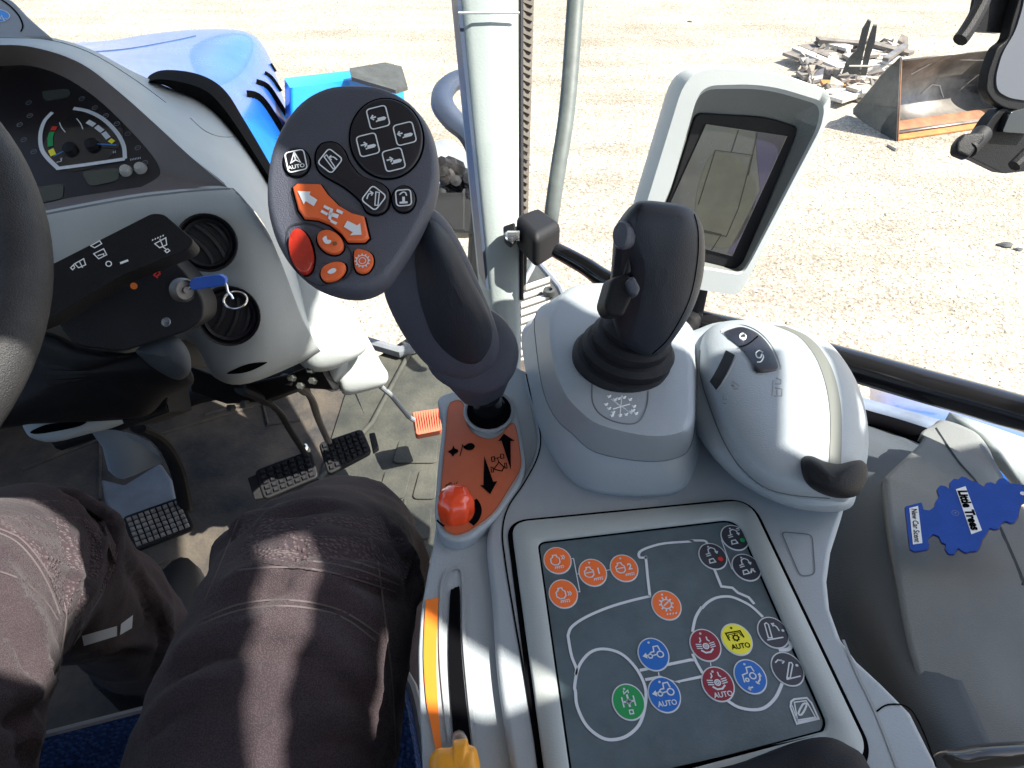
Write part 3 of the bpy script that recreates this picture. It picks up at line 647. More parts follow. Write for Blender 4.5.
inflate(lo, q, (350, 350, 1.08), .03, 3, back=.05); lo.build('lower_skirt', M['plastic_dash'], dash)
# ================================================================== steering column
stc = thing('steering_column', P(110, 320, .72), 'black steering column housing with ignition lock beside the dashboard', 'steering column')
sh = MB()
sf = Fr(P(60, 330, .66), P(190, 320, .69), P(60, 285, .655))
q = rpoly(sf.pts([(-30, 300), (60, 283), (122, 262), (150, 252), (166, 252), (186, 272), (204, 300), (203, 320), (186, 332), (122, 352), (76, 346), (62, 330), (52, 310), (-30, 330)]), .008, 4)
sh.slab(sf, q, -.11, 0); sh.build('shroud', M['black'], stc, bevel=.010, seg=4)
lc = MB(); q = smooth([(-60, 322, .78), (40, 330, .76), (80, 345, .76), (126, 353, .77), (165, 350, .79), (188, 366, .80), (193, 384, .82), (168, 396, .83), (150, 414, .84), (120, 420, .84), (30, 424, .80), (-60, 430, .78)], 4, True)
inflate(lc, q, (70, 375, .79), .04, 3, back=.2); lc.build('lower_cover', M['black'], stc)
gp = MB(); q = smooth([(136, 350, .74), (152, 340, .745), (175, 336, .75), (189, 352, .76), (190, 372, .77), (177, 380, .775), (155, 369, .76), (142, 358, .75)], 4, True)
inflate(gp, q, (168, 358, .755), .02, 3, back=.05); gp.build('tilt_cover', M['side_dark'], stc)
gm = MB(); gm.stroke(sf, sf.pts([(165, 347), (172, 350)]), .0015, .0, 0)
rb = MB()
for i in range(4):
    a = [(124+i*.5, 402+i*5.5), (166, 386+i*6)]
    rb.tube([P(124, 403+i*6, .84), P(150, 395+i*6, .845), P(167, 389+i*6.3, .85)], .0045, 0, 8)
rb.prism([P(x, y, .85) for x, y in ((123, 402), (165, 386), (169, 412), (132, 426))], FW*.06); rb.build('ribbed_boot', M['black'], stc)
sw = MB(); lf = Fr(P(184, 290, .665), P(192, 300, .672), P(189, 282, .668))
sw.lathe(lf.o, lf.n, [(.0115, -.006), (.0115, .0), (.0095, .0045), (.009, .002), (.003, .002), (.003, .005), (.001, .005)], 0, 28)
sw.build('ignition_lock', M['steel'], stc)
hl = MB(); hl.lathe(P(166, 322, .654), (-FW+UPV*.1), [(.0035, -.002), (.004, .001), (.0045, .0), (.001, -.0015)], 0, 18); hl.build('cap_screw', M['grey_metal'], stc)
wl = MB(); wl.disc(sf, *sf.px(134, 286), .0032, .0006, 0); wl.stroke(sf, sf.pts([(152, 268), (154, 264), (158, 267), (160, 274), (156, 277)]), .0016, .0006, 1); wl.stroke(sf, sf.pts([(152, 262), (161, 262)]), .0014, .0006, 1); wl.stroke(sf, sf.pts([(153, 269), (157, 272), (154, 275), (158, 278)]), .0013, .0006, 1)
wl.build('column_marking', [M['amber_strip'], M['red_dot']], stc, recalc=False)
# column foot: pale cover with a slot, pedestal
cc = MB(); q = smooth([(25, 420, .95), (60, 420, .96), (90, 416, .965), (124, 409, .97), (128, 420, .98), (112, 428, .98), (88, 434, .97), (55, 442, .96), (34, 439, .955), (25, 431, .95)], 3, True)
inflate(cc, q, (78, 426, .965), .02, 3, back=.05); cc.build('foot_cover', M['plastic_dash'], stc)
cs = MB(); cs.loft([[P(x, y, D) for x, y in smooth([(30, 432), (45, 425), (66, 422), (86, 421), (80, 426), (58, 431), (38, 434)], 3, True)] for D in (.935, .96)]); cs.build('foot_slot', M['gap'], stc)
pp = MB(); pp.loft([[P(x, y, D) for x, y, D in r] for r in (
    smooth([(92, 430, 1.0), (115, 430, .99), (138, 436, 1.0), (150, 444, 1.02), (110, 436, 1.06), (95, 434, 1.05)], 3, True),
    smooth([(104, 448, 1.06), (125, 452, 1.05), (150, 448, 1.06), (158, 454, 1.08), (125, 448, 1.12), (106, 446, 1.1)], 3, True),
    smooth([(110, 472, 1.14), (124, 479, 1.13), (158, 464, 1.13), (162, 461, 1.15), (130, 462, 1.2), (110, 468, 1.18)], 3, True))])
pp.build('column_foot', M['plastic'], stc)
pb_ = MB(); pb_.prism(fpx([(100, 478), (124, 484), (160, 462), (172, 480), (176, 500), (118, 522), (104, 500)], .06), (0, 0, -.055)); pb_.build('foot_base', M['grey_metal'], stc, bevel=.006)
# stalk
wsp = thing('wiper_stalk', P(120, 265, .6), 'black wiper stalk with white wiper symbols sticking out of the steering column', 'wiper stalk')
wf = Fr(P(60, 285, .60), P(190, 235, .625), P(50, 262, .60))
s = MB(); q = rpoly(wf.pts([(-20, 300), (46, 267), (152, 213), (164, 214), (194, 240), (190, 248), (120, 276), (50, 318), (-20, 345)]), .004, 4)
s.slab(wf, q, -.028, 0); so1 = s.build('stalk_body', M['black'], wsp, bevel=.009, seg=5)
s = MB(); K_ = .0008
def sw_(l, cl=False): s.stroke(wf, wf.pts(l), .0009, K_, 0, cl)
sw_([(155, 244), (166, 238), (167, 245), (160, 248)], True); sw_([(160, 239), (163, 246)]); sw_([(163, 247), (167, 250)]); sw_([(165, 251), (168, 249), (170, 251), (167, 253)], True)
for i in range(5): sw_([(152.5+i*2.6, 241-i*1.1), (153.4+i*2.6, 239.5-i*1.1)])
sw_([(94, 254), (104, 249), (107, 255), (99, 259)], True); sw_([(98, 256), (104, 254), (104, 257)])
sw_([(91, 246), (100, 241), (102, 244), (95, 248)], True)
sw_([(75, 264), (84, 259), (86, 265), (79, 268)], True); sw_([(80, 262), (83, 268)]); sw_([(71, 268), (74, 265), (75, 268), (73, 270)], True)
s.ring(wf, *wf.px(109, 264), .0022, .0009, K_, 0); s.stroke(wf, wf.pts([(120.5, 263.5), (128.5, 260.5)]), .0019, K_, 0)
s.build('stalk_print', M['white'], so1, recalc=False)
s = MB(); s.stroke(sf, sf.pts([(92, 281), (101, 277), (103, 281), (96, 285)]), .0009, .0006, 0, True); s.ring(sf, *sf.px(90.5, 283.5), .0014, .0008, .0006, 0); s.stroke(sf, sf.pts([(96, 286.5), (109, 281)]), .0008, .0006, 0)
s.build('shroud_print', M['white'], stc, recalc=False)
# key
key = thing('ignition_key', P(205, 285, .66), 'blue headed ignition key in the lock with a steel ring hanging on it', 'key')
kf = Fr(P(190, 287, .665), P(228, 281, .66), P(200, 275, .66))
s = MB(); s.slab(kf, rpoly(kf.pts([(190, 283), (193, 278), (221, 274), (227, 278), (226, 284), (219, 286), (193, 290)]), .003, 4), -.003, .003); s.build('key_head', M['blue_key'], key, bevel=.0015)
s = MB(); s.tube([P(184, 291, .664), P(193, 285, .665)], .002, 0, 8); s.build('key_blade', M['chrome'], key)
s = MB(); c_ = P(235, 300, .665); rr = .0110
pts = [c_ + (RT*math.cos(a) + (UPV*.95+FW*.25)*math.sin(a)*.8)*rr for a in [6.2832*i/36 for i in range(37)]]
s.tube(pts, .0008, 0, 8); s.tube([p+FW*.0014 for p in pts], .0008, 0, 8)
s.tube([P(*p) for p in smooth([(222, 283, .661), (226, 284, .66), (228, 292, .66), (231, 295, .661), (233, 299, .662)], 3)], .0012, 0, 8)
s.build('key_ring', M['chrome'], key)
# ================================================================== steering wheel
swl = thing('steering_wheel', P(-230, 300, .52), 'black steering wheel with a thick textured rim at the left edge', 'steering wheel')
WC = P(-346, 278, .47); wn = (Vector((.25, -.52, .82))).normalized(); xr = (RT - wn*RT.dot(wn)).normalized(); yr = wn.cross(xr); WR = .215
s = MB(); path = [WC + (xr*math.cos(a)+yr*math.sin(a))*WR for a in [6.28319*i/96 for i in range(96)]]
rings = []
for i, p in enumerate(path):
    o = (p-WC).normalized(); rings.append([p + (o*math.cos(b) + wn*math.sin(b)*1.15)*.0195 for b in [6.28319*j/16 for j in range(16)]])
s.grid(rings, cu=True, cv=True); s.build('rim', M['wheel'], swl)
s = MB(); s.lathe(WC-wn*.03, wn, [(.03, -.06), (.055, 0), (.06, .02), (.05, .035), (.001, .04)], 0, 28)
s.build('hub', M['black'], swl)
for a in (R(140), R(200), R(270)):
    s = MB(); d = xr*math.cos(a)+yr*math.sin(a); s.tube([WC+d*.04-wn*.02, WC+d*.12-wn*.015, WC+d*.20], [.022, .016, .012], 0, 12, flat=.5); s.build('spoke', M['black'], swl)
s = MB(); s.tube([WC-wn*.05, WC-wn*.30+FWD*.10], .03, 0, 16); s.build('steering_shaft', M['black'], swl)

# ================================================================== pedals
def pad(fr, corners, th, parent, n, m_, mat_base, studs=(7, 5), name='pedal_pad', mat_s=None):
    q = fr.pts(corners); s = MB(); s.slab(fr, rpoly(q, .010, 4), -th, 0); o = s.build(name, mat_base, parent, bevel=.003)
    s = MB(); a, b, c, d = [Vector(p) for p in q]
    for i in range(studs[0]):
        for j in range(studs[1]):
            u = (i+.5)/studs[0]*.9+.05; v = (j+.5)/studs[1]*.86+.07
            p = (a*(1-u)+b*u)*(1-v)+(d*(1-u)+c*u)*v; e1 = (b-a)/studs[0]*.35; e2 = (d-a)/studs[1]*.35
            A = [p-e1-e2, p+e1-e2, p+e1+e2, p-e1+e2]; B = [p-(e1+e2)*.6, p+(e1-e2)*.6, p+(e1+e2)*.6, p-(e1-e2)*.6]
            lo_ = [fr.at(x.x, x.y, 0) for x in A]; hi = [fr.at(x.x, x.y, .004) for x in B]
            s.add(lo_+hi, [(4, 5, 6, 7)]+[(k, (k+1) % 4, 4+(k+1) % 4, 4+k) for k in range(4)], 0)
    s.build('tread', mat_s or mat_base, o, flat=True)
    return o
def zfr(px, py, z, tilt=.35):
    a = PZ(px, py, z); return Fr(a, a+LAT, a+LAT.cross(Vector((0, 0, -1)))*1.0 + ZU*tilt)
cp = thing('clutch_pedal', PZ(158, 520, .1), 'worn clutch pedal with pale studs at far left beside the left knee', 'pedal')
f_ = zfr(158, 520, .10); pad(f_, [(121, 517), (181, 496), (195, 528), (134, 551)], .012, cp, 0, 0, M['black'], (9, 6), mat_s=M['stud'])
s = MB(); s.tube([P(*p) for p in smooth([(138, 428, .98), (155, 436, 1.02), (168, 450, 1.07), (178, 472, 1.12), (184, 500, 1.17), (186, 508, 1.2)], 5)], .013, 0, 10, flat=.6); s.build('pedal_arm', M['black'], cp)
b1 = thing('brake_pedal', PZ(285, 475, .1), 'left one of the two black studded brake pedals', 'pedal', 'brake pedals')
f_ = zfr(285, 475, .11); pad(f_, [(254, 470), (311, 449), (319, 477), (264, 500)], .012, b1, 0, 0, M['black'], (7, 5), mat_s=M['black_soft'])
s = MB(); s.slab(f_, f_.pts([(247, 477), (256, 473), (266, 497), (254, 499)]), -.012, -.003); s.build('pedal_tab', M['black'], b1, bevel=.002)
s = MB(); s.tube([P(*p) for p in smooth([(240, 388, 1.0), (262, 398, 1.04), (279, 412, 1.08), (290, 430, 1.13), (304, 452, 1.2)], 5)], [.014]*7+[.008]*14, 0, 10, flat=.6); s.build('pedal_arm', M['black'], b1)
s = MB(); s.lathe(PZ(304, 449, .13), (0, -.4, 1), [(.009, -.01), (.009, .006), (.006, .010), (.001, .011)], 0, 14); s.build('pedal_pin', M['chrome'], b1)
b2 = thing('brake_pedal', PZ(345, 452, .1), 'right one of the two black studded brake pedals', 'pedal', 'brake pedals')
f_ = zfr(345, 452, .11); pad(f_, [(318, 443), (362, 428), (372, 452), (328, 475)], .012, b2, 0, 0, M['black'], (7, 5), mat_s=M['black_soft'])
s = MB(); s.slab(f_, f_.pts([(369, 434), (375, 433), (379, 448), (373, 452)]), -.012, .004); s.build('pedal_tab', M['black'], b2, bevel=.002)
s = MB(); s.tube([P(*p) for p in smooth([(286, 379, 1.02), (300, 387, 1.05), (311, 398, 1.08), (318, 418, 1.13), (328, 441, 1.2)], 5)], [.013]*8+[.008]*13, 0, 10, flat=.6); s.build('pedal_arm', M['steel'], b2)
tp = thing('throttle_pedal', PZ(427, 422, .1), 'small ribbed orange rubber pedal on a bent steel rod', 'pedal')
s = MB(); s.tube([P(*p) for p in [(318, 384, 1.02), (332, 389, 1.05), (341, 388, 1.07), (366, 381, 1.09), (374, 381, 1.10), (391, 395, 1.14), (409, 417, 1.19), (414, 420, 1.2)]], .0042, 0, 10); s.build('pedal_rod', M['grey_metal'], tp)
f_ = zfr(427, 422, .12)
s = MB(); s.slab(f_, rpoly(f_.pts([(412, 412), (440, 408), (442, 430), (416, 435)]), .006, 3), -.02, 0)
s.build('pedal_rubber', M['rubber_orange'], tp, bevel=.004)
s = MB()
for i in range(11):
    k = (i+.5)/11; a = (412+28*k, 412-4*k); b = (416+26*k, 434.5-5*k); s.tube([f_.at(*f_.px(a[0], a[1]+.8), -.001), f_.at(*f_.px((a[0]+b[0])/2+.3, (a[1]+b[1])/2), .003), f_.at(*f_.px(b[0], b[1]-.8), -.001)], .0017, 0, 6)
s.build('rubber_rib', M['rubber_orange'], tp)
pk = thing('pedal_bracket', P(270, 392, 1.0), 'dark bolted pedal linkage below the pale dashboard', 'bracket')
s = MB()
s.prism([P(x, y, D) for x, y, D in ((190, 366, 1.02), (240, 384, 1.0), (288, 374, 1.0), (318, 362, 1.0), (324, 376, 1.0), (334, 390, 1.02), (300, 388, 1.02), (262, 402, 1.03), (226, 404, 1.04), (190, 392, 1.04))], FW*.05)
s.tube([P(60, 440, 1.25), P(200, 392, 1.2), P(300, 372, 1.15)], .02, 0, 8)
s.build('linkage', M['black'], pk, bevel=.004)
s = MB()
for x, y, D in ((291, 378, .985), (310, 370, .985), (300, 386, .995), (312, 381, .995), (178, 412, 1.0), (244, 404, 1.0), (230, 408, 1.02)): s.lathe(P(x, y, D), -FW, [(.0055, -.01), (.0055, .003), (.004, .0045), (.001, .0045)], 0, 6)
s.build('bolt', M['dark_steel'], pk)
# ================================================================== armrest console
ZC, ZT = .66, .652
con = thing('armrest_console', (.05, .25, .40), 'light grey armrest console carrying the button pad, orange decal plate and rounded control pod', 'control console')
fc = Fr((0, 0, ZC), (1, 0, ZC), (0, 1, ZC)); ftz = Fr((0, 0, ZT), (1, 0, ZT), (0, 1, ZT))
tray = MB()
def fp(fr, l): return fr.pts(l)
tl = [(452, 392), (446, 430), (441, 465), (439, 500), (434, 540), (428, 570), (421, 610), (418, 650), (419, 700), (421, 736), (424, 800), (424, 900), (560, 900), (560, 700), (540, 500), (545, 380), (500, 360)]
tray.slab(ftz, rpoly(ftz.pts(tl), .006, 3), -.12, 0)
tray_o = tray.build('side_tray', M['plastic'], con, bevel=.006, seg=4)
body = MB()
bl = smooth([(524, 372), (529, 392), (537, 430), (534, 455), (521, 478), (503, 503), (490, 523), (487, 548), (492, 597), (497, 670), (507, 740), (517, 800), (530, 900)], 4) + \
     [(1010, 900), (975, 810), (940, 768), (912, 712), (882, 682), (858, 660), (842, 638), (831, 608), (828, 580), (832, 550), (842, 518), (850, 490), (850, 450), (800, 400), (740, 360), (690, 335), (600, 325)]
body.slab(fc, fc.pts(bl), -.13, 0)
# shallow side pocket lid outlines and seams are separate strokes
body_o = body.build('body', M['plastic'], con, bevel=.009, seg=5)
sm = MB()
sm.stroke(fc, fc.pts(smooth([(526, 374), (530, 392), (540, 432), (538, 456), (525, 482), (508, 508), (502.5, 532), (505, 560), (513, 610), (523, 668), (533, 730), (543, 790)], 6)), .0011, .0005, 0)
sm.stroke(fc, fc.pts(smooth([(876, 712), (888, 705), (908, 708), (922, 730), (936, 768)], 5)), .0009, .0005, 0)
sm.stroke(fc, rpoly(fc.pts([(781, 532), (812, 535), (815, 575), (800, 577)]), .004, 4), .0007, .0005, 1, True)
sm.build('seam', [M['gap'], M['seamc']], con, recalc=False)
sm = MB(); sm.stroke(fc, fc.pts(smooth([(843, 640), (856, 672), (876, 714), (897, 768), (915, 820)], 5)), .0016, .0005, 0); sm.build('crease', M['plastic_mid'], con, recalc=False)
# slot for the hand throttle
gr = MB(); q = ftz.pts(smooth([(450, 571), (443, 582), (441, 614), (441.5, 660), (446, 710), (452, 760), (456, 800), (483, 800), (477, 760), (471, 711), (464.5, 641), (464, 600), (462.5, 572), (456, 569)], 4, True))
n_ = len(q); cx_, cy_ = sum(p[0] for p in q)/n_, sum(p[1] for p in q)/n_
gr.stroke(ftz, q, .0022, .0014, 0, True); gr.build('slot_rim', M['plastic_mid'], con, recalc=False)
gr = MB(); gr.poly(ftz, ftz.pts(smooth([(450, 597), (453, 590), (457, 588), (460, 592), (461, 641), (466, 700), (473, 760), (478, 800), (462, 800), (456, 760), (451, 705), (448.5, 654)], 4, True)), .0012, 0)
gr.build('throttle_slot', M['gap'], con, recalc=False)
am = MB(); am.slab(ftz, ftz.pts(smooth([(426, 601), (423.8, 655), (426.5, 701), (431, 725), (435.5, 750), (437, 765)], 4) + smooth([(443, 765), (441.4, 747), (437.4, 695), (436.6, 647), (438.7, 598.5)], 4)), 0, .0012)
am.build('amber_strip', M['amber_strip'], con)
# orange decal plate
op = MB(); opl = smooth([(448.5, 407.6), (455.4, 401.3), (462, 402.7), (465, 411.5), (467, 425), (475, 435), (488.6, 439.8), (500, 436), (508, 427), (513, 424), (516, 429), (519, 446), (521, 462), (519, 472), (507, 492), (494.5, 511), (482, 522), (469, 530.6), (455.4, 534.5), (444.6, 528.7), (438.8, 515), (440, 500), (441.7, 483.8), (443.5, 460), (445.6, 438.8)], 3, True)
fo = Fr((0, 0, ZT+.011), (1, 0, ZT+.011), (0, 1, ZT+.011))
base_ = MB(); big = [(436, 395), (470, 384), (512, 392), (520, 420), (526, 462), (522, 480), (497, 516), (470, 538), (452, 541), (438, 532), (434, 512), (438, 460), (443, 420)]
base_.slab(fo, rpoly(fo.pts(big), .008, 4), -.02, -.0008); base_.build('plate_base', M['plastic'], con, bevel=.004)
op.slab(fo, fo.pts(opl), -.001, .0006); plate = op.build('decal_plate', M['orange_plate'], con)
st_ = MB(); st_.stroke(fo, fo.pts(opl), .0006, .0009, 1, True)
def ap(l, b=0): st_.poly(fo, fo.pts(l), .001, b)
ap([(503.8, 434.5), (498, 442), (501.5, 441.5), (511, 471), (510.5, 442), (514.6, 441.5)]); ap([(484.3, 456.8), (483.5, 486), (480.2, 486), (490.2, 495), (497.3, 482), (493.2, 482.5)])
st_.stroke(fo, fo.pts([(494, 470), (499, 463), (504, 468), (502, 472)]), .0008, .001, 0, True)
for l in ([(491.5, 458), (494.5, 457.5), (495, 462), (492, 462.5)], [(500.5, 455), (503.5, 455), (504, 459), (501, 459.5)], [(491, 468), (493, 468), (493.5, 473), (491.5, 473)], [(504.5, 464), (506.5, 464), (507, 469), (505, 469)]): st_.stroke(fo, fo.pts(l), .0006, .001, 0, True)
st_.stroke(fo, fo.pts([(494, 460), (501, 457.5)]), .0006, .001, 0); st_.stroke(fo, fo.pts([(497.5, 459), (499, 464)]), .0006, .001, 0)
# hare / tortoise, drawn as simple silhouettes
ap(smooth([(448, 452.5), (452, 450), (453.5, 446.5), (455, 449.5), (458, 450.5), (458, 453), (455, 454.5), (453, 457), (451, 454.5)], 3, True)); st_.stroke(fo, fo.pts([(460, 457), (463, 445)]), .0006, .001, 0)
ap(smooth([(464, 448.5), (467, 445), (472, 444), (475, 447), (473, 450), (468, 451)], 3, True)); ap([(464, 449), (463, 446.5), (466, 446.5), (467, 450)])
st_.stroke(fo, fo.pts([(446, 489), (446.5, 485.5), (449, 485.5), (449.2, 484), (451, 483.5), (451.3, 485), (453, 486), (453, 489.5), (449, 491)]), .0006, .001, 0, True)
st_.stroke(fo, fo.pts([(454.5, 484), (455, 487.5), (457.5, 482.5)]), .0006, .001, 0)
# arc scale round the knob
cx, cy = fo.px(456.4, 512); arc = [(cx+.0150*math.cos(a), cy+.0150*math.sin(a)) for a in [R(-45+i*4) for i in range(22)]]
st_.stroke(fo, arc, .0048, .001, 0); st_.stroke(fo, [(cx+.0146*math.cos(R(a)), cy+.0146*math.sin(R(a))) for a in range(-150, -118, 6)], .0014, .001, 0)
st_.build('plate_print', [M['gap'], M['rust']], plate, recalc=False)
kn = MB(); base = fo.at(cx, cy, 0); rings = []
for r_, h_ in ((.0115, 0), (.0122, .003), (.0120, .012), (.0105, .017), (.006, .0195), (.0002, .020)):
    rings.append([base + Vector((math.cos(a), math.sin(a), 0))*r_*(1+.055*math.cos(a*7)*(1 if h_ < .016 else .5)) + ZU*h_ for a in [6.2832*i/56 for i in range(56)]])
kn.loft(rings); kn.build('speed_knob', M['orange_bright'], con, ang=60)
# hole collar round the lever
cu_ = MB(); hp = fo.px(489, 411); cu_.lathe(fo.at(*hp, 0), ZU, [(.0200, -.01), (.0203, .0012), (.0190, .0022), (.0176, .001), (.0174, -.008)], 0, 36, sq=1.2)
c2 = MB(); c2.lathe(fo.at(*hp, 0), ZU, [(.0175, .0), (.0175, .0009), (.0005, .0010)], 0, 36, sq=1.2); c2.build('collar_well', M['gap'], con)
cu_.build('lever_collar', M['plastic_mid'], con)
# ---- button pad
fpz = Fr(PZ(512, 525, ZC), PZ(748, 503, ZC), PZ(545, 790, ZC) + Vector((0, 0, 0)))
# frame normal must face up
if fpz.n.z < 0: fpz = Fr(PZ(545, 790, ZC), PZ(862, 742, ZC), PZ(512, 525, ZC))
outer = [(512, 524), (747, 502), (865, 748), (840, 900), (560, 900)]
oc = fpz.pts([(511, 525), (748, 502), (864, 747), (845, 800), (548, 800)]); ic = fpz.pts([(537, 544), (736, 520.5), (825.5, 724), (822, 734), (573, 800)])
O_ = rpoly(oc, [.012, .016, .006, .003, .003], 7); I_ = rpoly(ic, [.006, .012, .006, .002, .003], 7)
pf_ = MB(); H = .0045
def lev(l, h): return [fpz.at(x, y, h) for x, y in l]
def shr(l, k):  # inward offset
    n = len(l); out = []
    for i in range(n):
        a, b, c = Vector(l[i-1]), Vector(l[i]), Vector(l[(i+1) % n]); t = (c-a).normalized(); out.append(tuple(b + Vector((-t.y, t.x))*k))
    return out
sgn = 1 if sum(O_[i-1][0]*O_[i][1]-O_[i][0]*O_[i-1][1] for i in range(len(O_))) > 0 else -1
pf_.grid([lev(O_, -.002), lev(O_, H-.0015), lev(shr(O_, .0012*sgn), H), lev(shr(I_, -.0012*sgn), H), lev(I_, H-.001), lev(I_, .0012)], cu=True)
frame_o = pf_.build('pad_frame', M['frame_pl'], con, ang=60)
gp_ = MB(); gp_.stroke(fpz, shr(O_, -.0016*sgn), .0034, .0006, 0, True); gp_.build('pad_gap', M['gap'], con, recalc=False)
pg_ = MB(); pg_.stroke(fpz, shr(I_, .0007*sgn), .0014, .0017, 0, True); pg_.build('pad_shadow_line', M['gap'], con, recalc=False)  # shadow inside the frame, drawn as a dark line round the pad
pd_ = MB(); pd_.poly(fpz, I_, .0015, 0); panel = pd_.build('control_pad', M['pad'], con, recalc=False)
art = MB(); HA = .0019
def L(l, w=.0017, cl=False, n=4): art.stroke(fpz, fpz.pts(smooth(l, n, cl) if n > 1 else l), w, HA, 0, cl)
def z1(x, y): return (530+x/6.4, 520+y/6.4)
def z2(x, y): return (670+x/6.4, 510+y/6.4)
def z3(x, y): return (670+x/6.4, 610+y/6.4)
def z4(x, y): return (530+x/6.4, 620+y/6.4)
L([z1(745, 250), z1(700, 250), z1(700, 215), z1(760, 185), z1(860, 160), z1(1024, 148), z2(130, 207), z2(215, 207), z2(235, 225)], n=3)
L([z1(738, 240), z1(750, 370), z1(765, 500)], n=1); L([z1(768, 498), z1(650, 525), z1(500, 570), z1(360, 630), z1(270, 690), z1(245, 740), z4(245, 130), z4(265, 240), z4(295, 320), z4(290, 360)])
L([z2(280, 390), z2(325, 500), z2(395, 508), z2(430, 540), z2(500, 570), z2(535, 612)], n=1)
L([z3(200, 0), z2(240, 600), z2(300, 570), z2(380, 565), z2(450, 590), z2(520, 630), z2(590, 695)], n=4)
L([z3(200, -10), z3(160, 60), z3(140, 150)]); L([z3(140, 290), z3(165, 345), z3(205, 415)], n=1); L([z3(365, 590), z3(430, 630), z3(520, 648), z3(600, 635), z3(670, 570), z3(712, 480)])
L([z4(290, 470), z4(285, 430), z4(310, 310), z4(380, 220), z4(470, 195), z4(580, 225), z4(670, 310), z4(725, 410), z4(740, 500), z4(720, 620), z4(680, 700), z4(600, 760), z4(500, 775), z4(420, 740), z4(350, 670), z4(300, 560)], cl=True)
L([z4(700, 332), z4(760, 320), z4(880, 295), z4(1024, 265), z3(150, 330)], n=1); L([z4(735, 392), z4(830, 375), z4(940, 408), z3(40, 470), z3(205, 435)], n=1)
for l in ([z1(265, 258), z1(278, 258), z1(318, 470), z1(300, 470)], [z1(295, 357), z1(318, 355)], [z1(487, 333), z1(516, 328)], [z2(325, 200), z2(392, 388), z2(410, 386)], [z2(345, 290), z2(358, 288)], [z4(820, 345), z4(822, 365)], [z3(255, 345), z3(258, 368)]): L(l, .0006, n=1)
L([z3(690, 265), z3(750, 262), z3(768, 235), z3(745, 205)], .0022)
